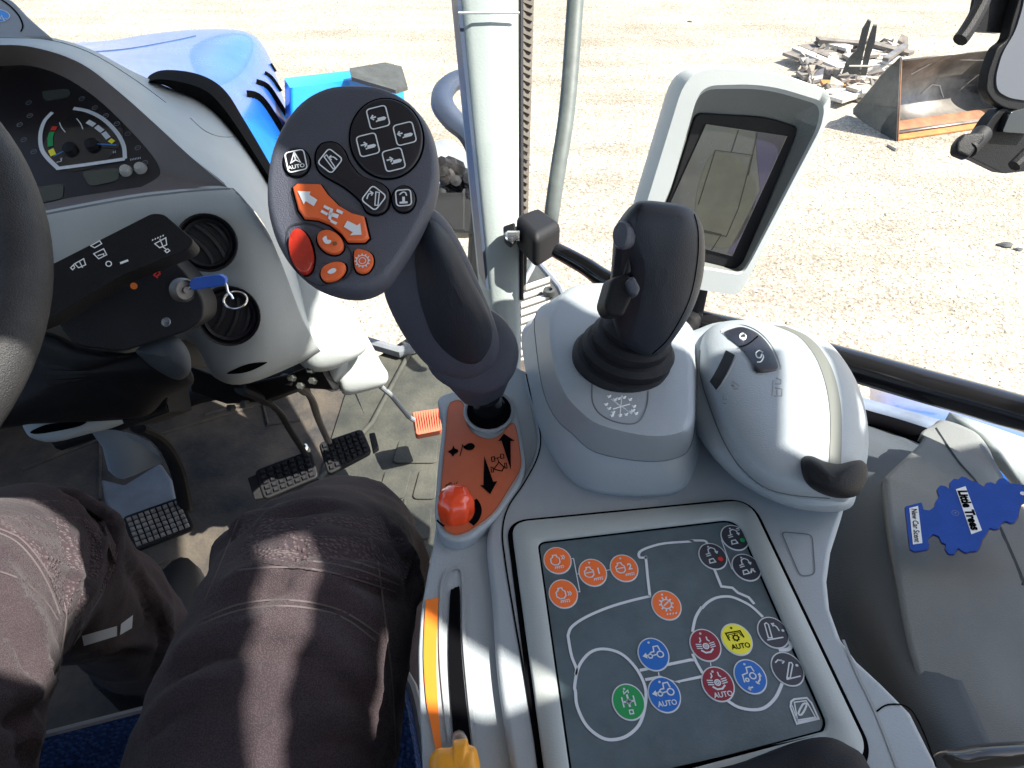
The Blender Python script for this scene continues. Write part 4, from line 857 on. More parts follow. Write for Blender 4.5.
# booklet icon
for l in ([z3(770, 595), z3(790, 580), z3(870, 572), z3(900, 605), z3(945, 705), z3(805, 738), z3(765, 630)],): L(l, .0010, True, 1)
L([z3(790, 600), z3(865, 590), z3(925, 695), z3(810, 715)], .0007, True, 1); L([z3(815, 670), z3(845, 612), z3(868, 610), z3(860, 640), z3(835, 680)], .0010, True, 2); L([z3(776, 620), z3(812, 725), z3(938, 700)], .0006, False, 1)
art.build('pad_print', M['grey_print'], panel, recalc=False)
BT = []
def button(zx, colr, kind, lab, r=.0091, txtm=None):
    x, y = fpz.px(*zx); s = MB(); h0, h1 = .0017, .0023
    K3 = 1.12; s.slab(fpz, circ(x, y, r, 36, r*K3), h0-.0006, h0+.0004, 1)
    s.slab(fpz, circ(x, y, r*.925, 36, r*.925*K3), h0, h1, 0)
    b = s.build('pad_button', [M[colr], M['grey_print']], panel, ang=30); b['label'] = lab
    a = MB(); q = h1+.0002; w = .00075
    def st(l, ww=w, cl=False): a.stroke(fpz, [(x+px*r, y+py*r*K3) for px, py in l], ww, q, 0, cl)
    def tx(t, px, py, s_, bo=.02, rot=0): a.text(fpz, t, x+px*r, y+py*r*K3, s_*r*1.1, q, 0, rot, bo, .92)
    def ring_(px, py, rr, ww=w): a.ring(fpz, x+px*r, y+py*r, rr*r, ww, q, 0)
    eng = [(-.30, .38), (-.30, .25), (-.48, .12), (-.48, -.18), (-.28, -.34), (-.02, -.34), (.14, -.18), (.14, .12), (-.02, .25), (-.02, .38)]
    if kind in ('e+', 'e-'):
        st(eng, cl=True); bar = -.56
        for k in range(2): st([(.30+.14*k, .32 if kind == 'e+' else .1), (.40+.14*k, .16 if kind == 'e+' else -.05), (.30+.14*k, 0 if kind == 'e+' else -.2)], .0006)
        for k in range(5): st([(-.3+k*.14, -.62), (-.22+k*.14, -.52)], .0006)
        st([(-.3, -.5), (.34, -.44)], .0005)
    if kind in ('e1', 'e2'):
        st([(p[0]-.1, p[1]) for p in eng], cl=True); st([(-.5, -.02), (0, .02)]); tx(kind[1], .42, .02, .62, .03)
        for k in range(5): st([(-.05+k*.14, -.60), (.03+k*.14, -.50)], .0006)
        st([(-.05, -.48), (.6, -.42)], .0005)
    if kind == 'gear':
        ring_(0, .05, .34); st([(-.2, -.05), (.2, .2)])
        for k in range(10): c, s2 = math.cos(k*.628), math.sin(k*.628); st([(c*.36, .05+s2*.36), (c*.5, .05+s2*.5)], .0010)
        for k in range(4): st([(-.2+k*.2, -.66), (-.1+k*.2, -.56)], .0007)
    if kind in ('tl', 'tla'):
        o = .18 if kind == 'tla' else 0
        ring_(-.24, -.12+o, .13); ring_(.42, -.08+o, .2); st([(-.12, -.1+o), (.22, -.05+o)]); st([(-.24, .04+o), (-.1, .12+o), (.06, .12+o), (.1, .42+o), (.4, .44+o), (.48, .14+o)]); a.poly(fpz, [(x+px*r, y+(py+o)*r) for px, py in ((-.74, -.06), (-.46, .14), (-.46, .0), (-.34, .0), (-.34, -.12), (-.46, -.12), (-.46, -.26))], q)
        if o: tx('AUTO', .02, -.5, .42)
    if kind in ('ax', 'axa'):
        o = .12 if kind == 'axa' else -.05
        ring_(0, o-.05, .17); ring_(0, o-.05, .07, .0005)
        st([(-.22, .62+o-.1), (-.22, .42+o-.1), (-.34, .22+o)]); st([(.22, .62+o-.1), (.22, .42+o-.1), (.34, .22+o)])
        for s2 in (-1, 1):
            for k in (-.12, .0, .12): st([(s2*.26, o-.03+k), (s2*.62, o+.02+k)], .0006)
        st([(-.4, -.24+o), (-.16, -.42+o), (.16, -.42+o), (.4, -.24+o)], .0010)
        if kind == 'axa': tx('AUTO', .08, -.62, .42)
    if kind == 'pto':
        st([(-.5, -.05), (-.58, .42), (.42, .46), (.50, .02)]); st([(-.42, .10), (-.46, .3), (.32, .36), (.38, .12)], .0004)
        ring_(-.02, .08, .17); 
        for k in range(8): c, s2 = math.cos(k*.785), math.sin(k*.785); st([(-.02+c*.17, .08+s2*.17), (-.02+c*.25, .08+s2*.25)], .0006)
        tx('AUTO', .08, -.46, .44)
    if kind == 'tr':
        ring_(.16, .0, .19); st([(-.5, -.3), (-.46, .12), (-.1, .2), (-.06, .5), (.26, .52), (.34, .22)]); ring_(-.28, -.2, .1)
        st([(.28, -.42), (.5, -.26), (.6, .0)], .0009); st([(.5, .0), (.62, .06), (.66, -.1)]); st([(.2, -.32), (.26, -.44), (.40, -.48)]); st([(-.4, -.66), (-.1, -.6)], .0008); st([(-.3, -.56), (-.42, -.66), (-.3, -.76)])
    if kind == 'hyd':
        st([(-.62, -.42), (.5, -.38)]); st([(-.48, -.3), (-.34, .56), (-.2, .62), (-.1, .5), (-.24, -.32)], cl=True); st([(.42, .02), (.36, .3), (.14, .5)]); st([(.3, .52), (.12, .52), (.16, .34)]); ring_(.66, .02, .05)
    if kind == 'hyd2':
        st([(-.36, -.58), (.6, -.5)]); st([(-.3, -.5), (.26, .32), (.4, .3), (.42, .18), (-.1, -.52)], cl=True); st([(-.62, .42), (-.36, .56), (-.06, .44)]); st([(-.2, .54), (-.04, .42), (-.2, .32)]); ring_(.66, .12, .05)
    if kind == 'grn':
        st([(0, .38), (0, -.3)], .0011); st([(-.36, .28), (-.36, -.28)]); st([(.36, .28), (.36, -.28)]); st([(-.36, 0), (.36, 0)], .0011); ring_(0, 0, .12)
        st([(-.16, .62), (-.16, .44), (.12, .60), (.12, .44)], .0006); st([(-.1, -.66), (-.1, -.46), (.12, -.46), (.12, -.66)], .0006, True)
    if kind in ('l1', 'l2', 'l3'):
        st([(-.22, .2), (-.16, .52), (.08, .62), (.3, .5), (.36, .2)]); st([(.26, .3), (.36, .16), (.46, .3)])
        for k in (0, .14): st([(-.46, .16-k), (-.1, .22-k)], .0007)
        st([(-.42, -.5), (-.36, -.24), (-.06, -.2), (.02, -.46)], .0008, True)
        if kind == 'l3': st([(.12, -.46), (.3, -.2), (.46, -.44)], .0010); st([(.2, -.2), (.46, -.2)])
        if kind == 'l2': st([(.36, .62), (.62, .66)], .0008); st([(.4, .5), (.6, .52)], .0006)
    if kind not in ('e+', 'e-', 'hyd', 'hyd2'): ring_(-.08 if kind not in ('tl',) else -.1, .78, .045, .0005)
    a.build('button_symbol', M[txtm or 'grey_print'], b, recalc=False)
    if kind in ('l1', 'l2'):
        d = MB(); d.disc(fpz, x+.44*r, y-.34*r, .19*r, q+.0002, 0); d.build('button_dot', M['red_dot' if kind == 'l1' else 'green_btn'], b, recalc=False)
button(z1(175, 270), 'orange_btn', 'e+', 'orange engine button, upper left corner of the pad')
button(z1(212, 483), 'orange_btn', 'e-', 'orange engine button, second down at left')
button(z1(400, 347), 'orange_btn', 'e1', 'orange engine button reading 1'); button(z1(600, 319), 'orange_btn', 'e2', 'orange engine button reading 2')
button(z1(870, 556), 'orange_btn', 'gear', 'orange gear button in the middle')
button(z2(410, 188), 'dark_btn', 'l2', 'black button with a green dot'); button(z2(270, 307), 'dark_btn', 'l1', 'black button with a red dot'); button(z2(484, 378), 'dark_btn', 'l3', 'black button beside the right edge')
button(z3(222, 235), 'red_btn', 'ax', 'maroon axle button'); button(z3(302, 484), 'red_btn', 'axa', 'maroon axle button reading AUTO')
button(z3(422, 198), 'yellow_btn', 'pto', 'yellow button reading AUTO', txtm='gap'); button(z3(508, 436), 'blue_btn', 'tr', 'blue tractor button near the rear wheel')
button(z3(655, 155), 'dark_btn', 'hyd', 'charcoal raise button'); button(z3(746, 388), 'dark_btn', 'hyd2', 'charcoal lower button')
button(z4(787, 230), 'blue_btn', 'tl', 'blue front drive button'); button(z4(856, 488), 'blue_btn', 'tla', 'blue front drive button reading AUTO'); button(z4(628, 534), 'green_btn', 'grn', 'green axle button')
# black wrist rest at the bottom edge
wr = MB(); q = smooth([(690, 780, .362), (745, 760, .366), (795, 742, .368), (826, 737, .366), (848, 745, .363), (868, 764, .358), (880, 830, .34), (690, 850, .335)], 4, True)
inflate(wr, q, (790, 795, .358), .014, 3, back=.02); wr.build('wrist_rest', M['black_soft'], con)
# ---- joystick housing
def loopz(l, z): return [PZ(x, y, z) for x, y in smooth(l, 4, True)]
h_base = [(528, 330), (530, 370), (538, 415), (552, 450), (573, 478), (600, 490), (646, 493), (678, 488), (692, 468), (700, 430), (706, 380), (692, 340), (640, 318), (560, 315)]
h_seam = [(537, 312), (537, 350), (544, 392), (556, 418), (572, 433), (596, 452), (646, 461), (678, 457), (691, 444), (697, 408), (701, 365), (689, 325), (640, 303), (566, 300)]
h_top = [(553, 306), (549, 332), (553, 365), (562, 392), (577, 411), (600, 427), (648, 438), (680, 435), (692, 424), (694, 395), (692, 355), (680, 315), (632, 288), (578, 286)]
def scl(l, k, c=(622, 362)): return [(c[0]+(x-c[0])*k, c[1]+(y-c[1])*k) for x, y in l]
hs1 = MB(); hs1.loft([loopz(scl(h_base, 1.05), .655), loopz(scl(h_base, 1.02), .662), loopz(h_base, .667), loopz(h_seam, .689)]); jh = hs1.build('joystick_base', M['plastic'], con, ang=60)
s = MB(); s.tube([PZ(x, y, .6893) for x, y in smooth(scl(h_seam, 1.0), 4, True)]+[PZ(*h_seam[0], .6893)], .0007, 0, 6, cap=False); s.build('base_seam', M['seamc'], con)
hs2 = MB(); hs2.loft([loopz(scl(h_seam, .995), .6895), loopz(scl(h_seam, 1.0), .692), loopz(scl(h_top, 1.012), .713), loopz(h_top, .7165), loopz(scl(h_top, .97), .7195), loopz(scl(h_top, .90), .7205), loopz(scl(h_top, .6), .721)]); jt = hs2.build('joystick_cover', M['plastic'], con, ang=60)
tb = bvh(jt); s = MB()
drape_stroke(s, tb, [(592, 383), (592.5, 402), (600, 414), (614, 421.5), (631, 424), (641, 419), (647, 404), (648, 391)], .0009, .0005); s.build('inset_seam', M['seamc'], jt, recalc=False)
s = MB()
for l in ([(611, 399), (632, 414)], [(622, 395), (620, 415)], [(613, 409), (630, 404)], [(617, 404), (626, 409)]): drape_stroke(s, tb, l, .0007, .0006)
for x, y in ((609, 396), (615, 399), (606, 404), (609, 408), (613, 412), (620, 415), (626, 414), (631, 411), (634, 406), (633, 410), (630, 399), (624, 397), (612, 415), (619, 398), (636, 413)):
    drape_stroke(s, tb, [(x-2, y-.5), (x, y+.5), (x+2, y-.8)], .0010, .0006); drape_stroke(s, tb, [(x-1, y+1.6), (x+1.6, y+1)], .0007, .0006)
s.build('shift_diagram', M['white'], jt, recalc=False)
# ---- rounded pod with black rocker and paddle
def sil(l, D0, D1):
    ys = [p[1] for p in l]; a, b = min(ys), max(ys); return [(x, y, D0+(D1-D0)*(y-a)/(b-a)) for x, y in smooth(l, 4, True)]
sk = MB(); inflate(sk, sil([(673, 352), (682, 336), (698, 329), (720, 322), (760, 322), (800, 329), (830, 344), (852, 374), (866, 412), (868, 455), (858, 490), (850, 508), (825, 512), (790, 507), (758, 494), (730, 475), (706, 448), (690, 420), (678, 385)], .60, .475), (765, 415, .535), .042, 3.2, back=.06); sk.build('pod_skirt', M['plastic'], con)
dm = MB(); inflate(dm, sil([(699, 350), (704, 335), (716, 324), (738, 320), (768, 322), (790, 326), (811, 333), (828, 342), (844, 360), (858, 385), (866, 415), (866, 450), (858, 478), (848, 500), (830, 501), (790, 497), (762, 488), (738, 467), (721, 437), (706, 398), (699, 372)], .575, .455), (785, 405, .522), .056, 2.6, rings=14, back=.04)
pod_ = dm.build('control_pod', M['plastic'], con, ang=80); tb = bvh(pod_)
s = MB()
Lb = smooth([(773, 325), (795, 334), (808, 346), (818, 362), (826, 385), (830, 410), (830.5, 435), (829, 466)], 4); Rb = smooth([(785, 326), (806, 335), (820, 348), (831, 366), (838, 388), (841.5, 412), (842, 436), (841, 466)], 4)
drape_poly(s, tb, [((a[0], a[1]), (b[0], b[1]), 4) for a, b in zip(Lb, Rb)], .0008); s.build('pod_band', M['band'], pod_, recalc=False)
s = MB(); drape_stroke(s, tb, [(700.5, 350), (700, 372), (707, 398), (722, 437), (739, 465), (763, 486), (790, 494.5), (830, 498)], .0013, .0004); s.build('pod_seam', M['seamc'], pod_, recalc=False)
ro = [(724, 334), (732, 328.7), (743, 327), (757, 332.8), (769, 345), (777, 362), (776, 369.7), (756, 372), (751, 362), (740, 347)]
def inset_shape(name, l, off, m_, par, t=None, th=.003, bev=.001):
    t = t or tb; s = MB(); q = smooth(l, 3, True); top = [drape(t, x, y, off) for x, y in q]; 
    c = Vector((0, 0, 0)); cxm = sum(p[0] for p in q)/len(q); cym = sum(p[1] for p in q)/len(q)
    rows = [[drape(t, cxm+(x-cxm)*k, cym+(y-cym)*k, o_) for x, y in q] for k, o_ in ((1.0, -th), (1.0, off*.6), (.94, off), (.6, off), (.2, off))]
    if any(p is None for r in rows for p in r): print('MISS', name); return None
    s.grid(rows, cu=True); s.cap(rows[-1]); return s.build(name, m_, par, ang=50)
s = MB(); drape_stroke(s, tb, scl(ro, 1.08, (752, 348)), .0015, .0004, closed=True); s.build('rocker_gap', M['plastic_mid'], pod_, recalc=False)
rk_ = inset_shape('rocker_switch', ro, .0022, M['btn'], pod_)
s = MB(); drape_stroke(s, tb, [(739, 347), (748, 344), (758, 336)], .0012, .0030); s.build('rocker_line', M['gap'], pod_, recalc=False)
s = MB()
drape_stroke(s, tb, [(743 + 3*math.cos(a), 336.5+3.1*math.sin(a)) for a in [i*.7 for i in range(9)]], .0009, .0032, closed=True); drape_stroke(s, tb, [(741, 338), (745, 337.5)], .0008, .0033)
drape_stroke(s, tb, [(763, 352.5), (759.5, 350.5), (756, 353), (757, 357), (760.5, 357.5), (762, 354), (763.5, 357), (761, 361.5), (757, 362)], .0009, .0032)
s.build('rocker_symbol', M['white'], pod_, recalc=False)
s = MB(); drape_poly(s, tb, [((726, 350), (735, 355), 3), ((722, 359), (731, 364.5), 3), ((717.5, 368), (726, 374.5), 3), ((713, 376), (720.5, 384), 3), ((709.5, 381.5), (716, 390), 3)], .0008); s.build('scroll_wheel', M['black'], pod_, recalc=False)
s = MB(); drape_stroke(s, tb, [(737, 357), (727, 376), (717, 392)], .0012, .0008); s.build('scroll_rim', M['plastic_mid'], pod_, recalc=False)
s = MB()
for l in ([(732, 381), (739, 386), (737, 388)], [(732, 381), (735, 387), (731, 385)], [(733, 389), (738, 389)], [(724, 395), (723, 400), (727, 399), (728, 394)], [(722, 403), (726, 404)], [(773, 380), (772, 396)], [(776, 378), (781, 380), (781, 384), (775, 384)], [(775, 388), (782, 389), (782, 396), (774, 396)], [(777, 390), (777, 395)]): drape_stroke(s, tb, l, .0006, .0005, n=1)
s.build('pod_symbol', M['plastic_mid'], pod_, recalc=False)
s = MB(); inflate(s, [(x, y, .432-(y-475)*.0002) for x, y in smooth([(800.5, 466), (803, 457), (812, 456), (824, 461), (838, 464), (852, 461), (862, 460.5), (867.5, 468), (866, 483), (858, 495), (842, 498.5), (822, 494), (806, 483)], 4, True)], (835, 480, .43), .018, 2.4, back=.04)
s.build('paddle', M['black'], con)

# ================================================================== hand throttle in the slot
ht = thing('hand_throttle', PZ(455, 768, ZT), 'amber plastic hand throttle lever in the slot of the side tray', 'lever')
s = MB(); inflate(s, [(x, y, .345+(768-y)*.0001) for x, y in smooth([(429, 775), (430, 757), (438, 748.5), (449, 747.5), (452.5, 746), (454, 740.5), (460, 739), (467, 738.5), (469, 744.5), (475, 747), (478, 754), (481, 775), (482, 830), (430, 830)], 4, True)], (455, 790, .345), .016, 4, back=.02, bp=4); s.build('lever_handle', M['amber'], ht)
s = MB(); s.tube([PZ(458, 735, ZT-.02), P(460, 742, .355), P(460, 770, .35)], .004, 0, 10); s.build('lever_stem', M['steel'], ht)

# ================================================================== multi-function lever
mf = thing('multifunction_lever', PZ(489, 412, ZC), 'slate grey drive lever with a round head of black and orange buttons', 'drive lever')
hf = Fr(P(265, 185, .372), P(438, 175, .380), P(352, 80, .392))
hp_ = smooth([(352, 81), (382, 84), (410, 99), (429, 124), (437.5, 158), (435, 190), (424, 217), (412, 240), (398, 262), (385, 279), (366, 289), (345, 290), (320, 283), (298, 268), (280, 246), (269, 218), (265, 188), (269, 152), (281, 122), (300, 98), (325, 84)], 4, True)
s = MB(); q = hf.pts(hp_); c_ = (sum(p[0] for p in q)/len(q), sum(p[1] for p in q)/len(q))
rings = []
for k, h in ((.3, .0), (.91, 0), (.955, -.0008), (.985, -.003), (1.012, -.007), (1.012, -.012), (.97, -.018), (.86, -.023), (.4, -.026)): rings.append([hf.at(c_[0]+(x-c_[0])*k, c_[1]+(y-c_[1])*k, h) for x, y in q])
s.loft(rings); head = s.build('lever_head', M['lever'], mf, ang=80)
def g1(x, y): return (250+x/3.657, 60+y/3.657)
def g2(x, y): return (270+x/5.12, 140+y/5.12)
def hbtn(name, pts, m_, h=.0022, sm_=3, label=None, gap=.0010, bev=.0008):
    q = hf.pts(smooth(pts, sm_, True) if sm_ > 1 else pts)
    g = MB(); g.stroke(hf, q, gap*1.6, .0004, 0, True)
    s = MB(); n = len(q); c = (sum(p[0] for p in q)/n, sum(p[1] for p in q)/n)
    s.loft([[hf.at(c[0]+(x-c[0])*k, c[1]+(y-c[1])*k, hh) for x, y in q] for k, hh in ((.985, -.002), (.985, h*.6), (.96, h*.9), (.92, h), (.4, h*1.02))])
    o = s.build(name, m_, head, ang=50)
    if label: o['label'] = label
    g.build('button_gap', M['gap'], o, recalc=False); return o
def px_ell(c, rx, ry, rot=0, n=20): return [(x, y) for x, y in circ(c[0], c[1], rx, n, ry, R(rot))]
bigb = hbtn('round_keypad', px_ell(g1(500, 290), 36.5, 40, -10), M['btn'], .0016)
s = MB(); hh = .0020
def hs(l, w=.0006, cl=False, n=1): s.stroke(hf, hf.pts(smooth(l, n, cl) if n > 1 else l), w, hh, 0, cl)
def rsq(c, r, rot, k=.3):
    a = R(rot); pts = [(-r, -r), (r, -r), (r, r), (-r, r)]; pts = [(c[0]+x*math.cos(a)-y*math.sin(a)*1.05, c[1]+x*math.sin(a)+y*math.cos(a)*1.05) for x, y in pts]
    s.stroke(hf, rpoly(hf.pts(pts), .0022, 4), .0007, hh, 0, True)
for (cx, cy), d in ((g1(470, 218), -1), (g1(567, 277), -1), (g1(433, 318), 1), (g1(527, 372), 1)):
    rsq((cx, cy), 9.8, -14); a = R(-14)
    def q_(x, y): return (cx+x*math.cos(a)-y*math.sin(a), cy+x*math.sin(a)+y*math.cos(a))
    hs([q_(-7, -1), q_(-2, -1)], .0009); t_ = -7 if d < 0 else -1; hs([q_(t_+(-d)*2.5, -3.5), q_(t_, -1), q_(t_+(-d)*2.5, 1.5)], .0008)
    s.poly(hf, hf.pts([q_(-1, .5), q_(6, .5), q_(8, 2.2), q_(6, 4), q_(-1, 4)]), hh, 0); hs([q_(-3, 3.8), q_(-1, 3)], .0008)
s.build('keypad_symbol', M['grey_print'], bigb, recalc=False)
au = hbtn('head_button', px_ell(g1(172, 378), 13, 14, 0), M['btn'], .0018, label='black button reading AUTO')
s = MB(); hh = .0024; rsq(g1(172, 378), 9.5, -12); c = g1(172, 374); hs([(c[0]-2, c[1]-7), (c[0]-5, c[1]+3), (c[0]-.5, c[1]), (c[0]+4.5, c[1]+2.5), (c[0]-1.5, c[1]-7)], .0008, True); hs([(c[0]-.5, c[1]), (c[0]-2, c[1]-6)], .0007)
s.text(hf, 'AUTO', *hf.px(c[0]+.3, c[1]+6.8), .0032, hh, 0, R(8), .02); s.build('button_symbol', M['grey_print'], au, recalc=False)
bd = hbtn('head_button', [(316, 156), (321.6, 145), (334.8, 143.4), (344.3, 151.6), (350, 164), (362, 177.6), (381, 184.4), (389.5, 194), (388, 209), (378.5, 215.3), (367.6, 213), (361, 202), (345.7, 188.5), (326.6, 177.6), (318, 169)], M['btn'], .0018, label='long black rocker with two boom symbols')
s = MB(); hh = .0024
for c, fl in ((g1(296, 378), 1), (g1(455, 513), -1)):
    rsq(c, 8.8, 38)
    if fl > 0: hs([(c[0]-6, c[1]-4), (c[0]+3, c[1]+8), (c[0]+5, c[1]+6.5), (c[0]-3.5, c[1]-6)], .0006, True); hs([(c[0]+7, c[1]-1), (c[0]+3, c[1]-4), (c[0]-1, c[1]-3)], .0007, n=3); hs([(c[0]+1.2, c[1]-5.5), (c[0]-1.5, c[1]-3), (c[0]+1.5, c[1]-1)], .0007)
    else: hs([(c[0]+2, c[1]-6), (c[0]+1, c[1]+7), (c[0]+4, c[1]+7.5), (c[0]+5.5, c[1]-5.5)], .0006, True); hs([(c[0]-7, c[1]+1), (c[0]-5, c[1]-4), (c[0]-1, c[1]-5)], .0007, n=3); hs([(c[0]-4, c[1]-7), (c[0]-1, c[1]-5), (c[0]-2.5, c[1]-2.5)], .0007)
s.build('button_symbol', M['grey_print'], bd, recalc=False)
sb = hbtn('head_button', px_ell(g1(563, 512), 11.5, 13, 0), M['btn'], .0018, label='small black button at the lower right of the head')
s = MB(); hh = .0024; c = g1(563, 512); rsq(c, 7.5, -5); hs([(c[0]-4, c[1]+5), (c[0]+4, c[1]+4.5)], .0012); hs([(c[0], c[1]+4), (c[0], c[1]-1)], .0014); hs([(c[0]-4, c[1]-3), (c[0]-1, c[1]-5.5), (c[0]+2, c[1]-5), (c[0]+3, c[1]-2)], .0007, n=2); s.build('button_symbol', M['grey_print'], sb, recalc=False)
orr = hbtn('head_button', [g2(*p) for p in ((118, 250), (140, 232), (262, 235), (300, 290), (360, 350), (430, 390), (488, 405), (512, 508), (490, 530), (402, 530), (370, 488), (310, 440), (250, 415), (178, 408), (148, 365))], M['orange'], .0032, sm_=1, label='long orange direction rocker with two white arrows')
s = MB(); hh = .0038
for l in ([(150, 280), (215, 283), (210, 300), (250, 325), (232, 357), (190, 332), (180, 347)], [(474, 502), (467, 443), (452, 455), (402, 430), (384, 462), (430, 490), (415, 505)]): s.poly(hf, hf.pts([g2(*p) for p in l]), hh, 0)
for l in ([(285, 350), (315, 365), (308, 378), (280, 364)], [(272, 375), (305, 392), (298, 405), (266, 388)], [(350, 370), (382, 385), (375, 400), (345, 384)], [(320, 425), (352, 440), (344, 452), (314, 436)], [(310, 385), (360, 400), (352, 420), (305, 402)], [(315, 365), (330, 372), (318, 430), (305, 420)]): s.poly(hf, hf.pts([g2(*p) for p in l]), hh, 0)
s.build('button_symbol', M['grey_print'], orr, recalc=False)
pad_ = MB(); pad_.stroke(hf, hf.pts(smooth([g2(90, 470), g2(150, 430), g2(260, 450), g2(390, 540), g2(420, 620), g2(400, 700), g2(280, 745), g2(200, 725), g2(110, 620)], 4, True)), .0010, .0006, 0, True); pad_.build('button_rim', M['lever_grip'], head, recalc=False)
rdb = hbtn('head_button', px_ell(g2(165, 580), 11.8, 23, -12), M['red_lens'], .0040, label='oval red lens button'); 
o1 = hbtn('head_button', px_ell(g2(312, 530), 14.5, 10.5, 35), M['orange'], .0028, label='upper small orange oval button')
s = MB(); hh = .0034; s.poly(hf, hf.pts(smooth([g2(275, 520), g2(295, 505), g2(300, 525), g2(320, 528), g2(312, 545), g2(290, 545)], 2, True)), hh); s.disc(hf, *hf.px(*g2(338, 545)), .0012, hh, 1); s.build('button_symbol', [M['grey_print'], M['rust']], o1, recalc=False)
o2b = hbtn('head_button', [g2(*p) for p in ((262, 700), (275, 660), (330, 633), (385, 640), (388, 680), (350, 720), (290, 732))], M['orange'], .0028, label='lower small orange half-oval button')
s = MB(); s.poly(hf, hf.pts(smooth([g2(300, 690), g2(325, 670), g2(345, 675), g2(340, 690), g2(315, 700)], 2, True)), hh); s.build('button_symbol', M['grey_print'], o2b, recalc=False)
o3b = hbtn('head_button', [g2(*p) for p in ((435, 575), (480, 570), (525, 595), (530, 640), (505, 680), (465, 688), (437, 660))], M['orange'], .0028, label='small orange D-shaped gear button')
s = MB(); c = hf.px(*g2(478, 632)); s.ring(hf, *c, .0030, .0005, hh); s.ring(hf, *c, .0017, .0004, hh)
for k in range(12): a = k*.5236; s.stroke(hf, [(c[0]+.0030*math.cos(a), c[1]+.0030*math.sin(a)), (c[0]+.0040*math.cos(a), c[1]+.0040*math.sin(a))], .0007, hh)
s.build('button_symbol', M['grey_print'], o3b, recalc=False)
# spine, grip, collar, boot
def dl(l): return [(x, y, .402 + (y-230)*.00050) for x, y in l]
s = MB(); inflate(s, dl(smooth([(392, 236), (410, 215), (430, 208), (448, 222), (465, 252), (482, 290), (496, 326), (499, 350), (490, 368), (468, 379), (441, 374), (424, 362), (408, 342), (392, 314), (383, 288), (383, 262)], 4, True)), (437, 300, .437), .014, 2.4, back=.035); s.build('lever_spine', M['lever'], mf)
s = MB(); inflate(s, [(x, y, d-.006) for x, y, d in dl(smooth([(415, 232), (428, 217), (446, 230), (460, 254), (474, 282), (487, 308), (492.5, 328), (490, 348), (477, 364), (456, 361), (434, 342), (422, 315), (415, 287), (413, 258)], 4, True))], (456, 300, .432), .022, 2.0, back=.03); s.build('hand_grip', M['lever_grip'], mf)
s = MB(); inflate(s, [(x, y, .485 + (y-350)*.0004) for x, y in smooth([(428, 366), (440, 372), (468, 377), (490, 365), (498, 345), (495, 322), (489, 309), (504, 319), (516, 338), (518.5, 358), (510, 380), (486, 394), (458, 391), (437, 379)], 3, True)], (478, 360, .487), .008, 4, back=.02); s.build('palm_shelf', M['lever'], mf)
s = MB(); s.loft([[P(x, y, D) for x, y in smooth(l, 4, True)] for l, D in (([(442, 376), (470, 385), (500, 372), (512, 350), (490, 345), (460, 350)], .492), ([(450, 388), (478, 396), (506, 382), (512, 366), (490, 355), (462, 362)], .515), ([(462, 401), (482, 406), (503, 393), (506, 380), (490, 372), (468, 380)], .53), ([(472, 404), (484, 407), (500, 400), (502, 392), (490, 388), (474, 392)], .54))]); s.build('lever_neck', M['lever'], mf)
s = MB(); s.lathe(PZ(489, 415, ZC-.01), (P(486, 392, .53)-PZ(489, 415, ZC-.01)).normalized(), [(.0165, 0), (.016, .006), (.013, .008), (.0130, .012), (.014, .014), (.0115, .018), (.011, .04)], 0, 28); s.build('lever_boot', M['black_gloss'], mf)

# ================================================================== joystick
js = thing('joystick', PZ(624, 362, .72), 'black loader joystick with thumb rocker standing in a ribbed rubber boot', 'joystick')
c0 = PZ(624, 362, .717); ax_ = (P(642, 318, .475) - c0).normalized()
ax_ = Vector((.12, -.02, 1)).normalized()
s = MB(); s.lathe(c0, ax_, [(.0385, -.002), (.039, .003), (.036, .007), (.033, .008), (.0335, .011), (.034, .014), (.031, .018), (.028, .019), (.0285, .022), (.0285, .025), (.025, .029), (.022, .030), (.0225, .034), (.021, .038), (.017, .042), (.015, .05)], 0, 48); s.build('rubber_boot', M['black_soft'], js, ang=25)
gl_ = smooth([(642, 200.5), (664, 202), (686, 206), (697, 214.6), (703.7, 231), (705, 258), (701, 286), (691, 313), (675, 337.6), (664, 351), (650, 357), (637, 353), (621, 341), (613.5, 322), (609.5, 296), (611, 272), (613, 245), (615, 228), (623, 214.6), (632, 205)], 4, True)
s = MB(); inflate(s, [(x, y, .425+(y-200)*.00038) for x, y in gl_], (662, 278, .452), .022, 3.2, rings=12, back=.035); jg = s.build('joystick_grip', M['lever_grip'], js, ang=80); tb = bvh(jg)
s = MB(); A = smooth([(643, 203), (637, 216), (635, 236), (642, 256), (645, 272), (642, 295), (636, 320), (629, 344)], 4); B = smooth([(632, 207), (622, 218), (617, 232), (616, 250), (613, 273), (612, 297), (616, 322), (623, 339)], 4)
drape_poly(s, tb, [((b[0], b[1]), (a[0], a[1]), 6) for a, b in zip(A, B)], .0008); s.build('thumb_face', M['btn'], js, recalc=False)
s = MB(); drape_stroke(s, tb, [(694, 214), (698, 232), (697, 262), (689, 300), (670, 336), (652, 354)], .0010, .0004); s.build('grip_seam', M['gap'], js, recalc=False)
bf = Fr(P(622, 235, .418), P(630, 237, .416), P(621, 226, .418))
s = MB(); s.lathe(bf.o, (bf.n*.9-RT*.45).normalized(), [(.0050, -.010), (.0062, -.003), (.0064, .000), (.0054, .002), (.001, .0028)], 0, 24, sq=1.35, ref=RT); s.build('thumb_button', M['lever'], js)
s = MB(); s.prism([P(x, y, .425) for x, y in ((613, 277), (630, 273), (636, 285), (633, 298), (624, 317), (610, 316), (605, 305))], (FW-RT*.2)*.02); s.build('thumb_rocker', M['black'], js, bevel=.003)
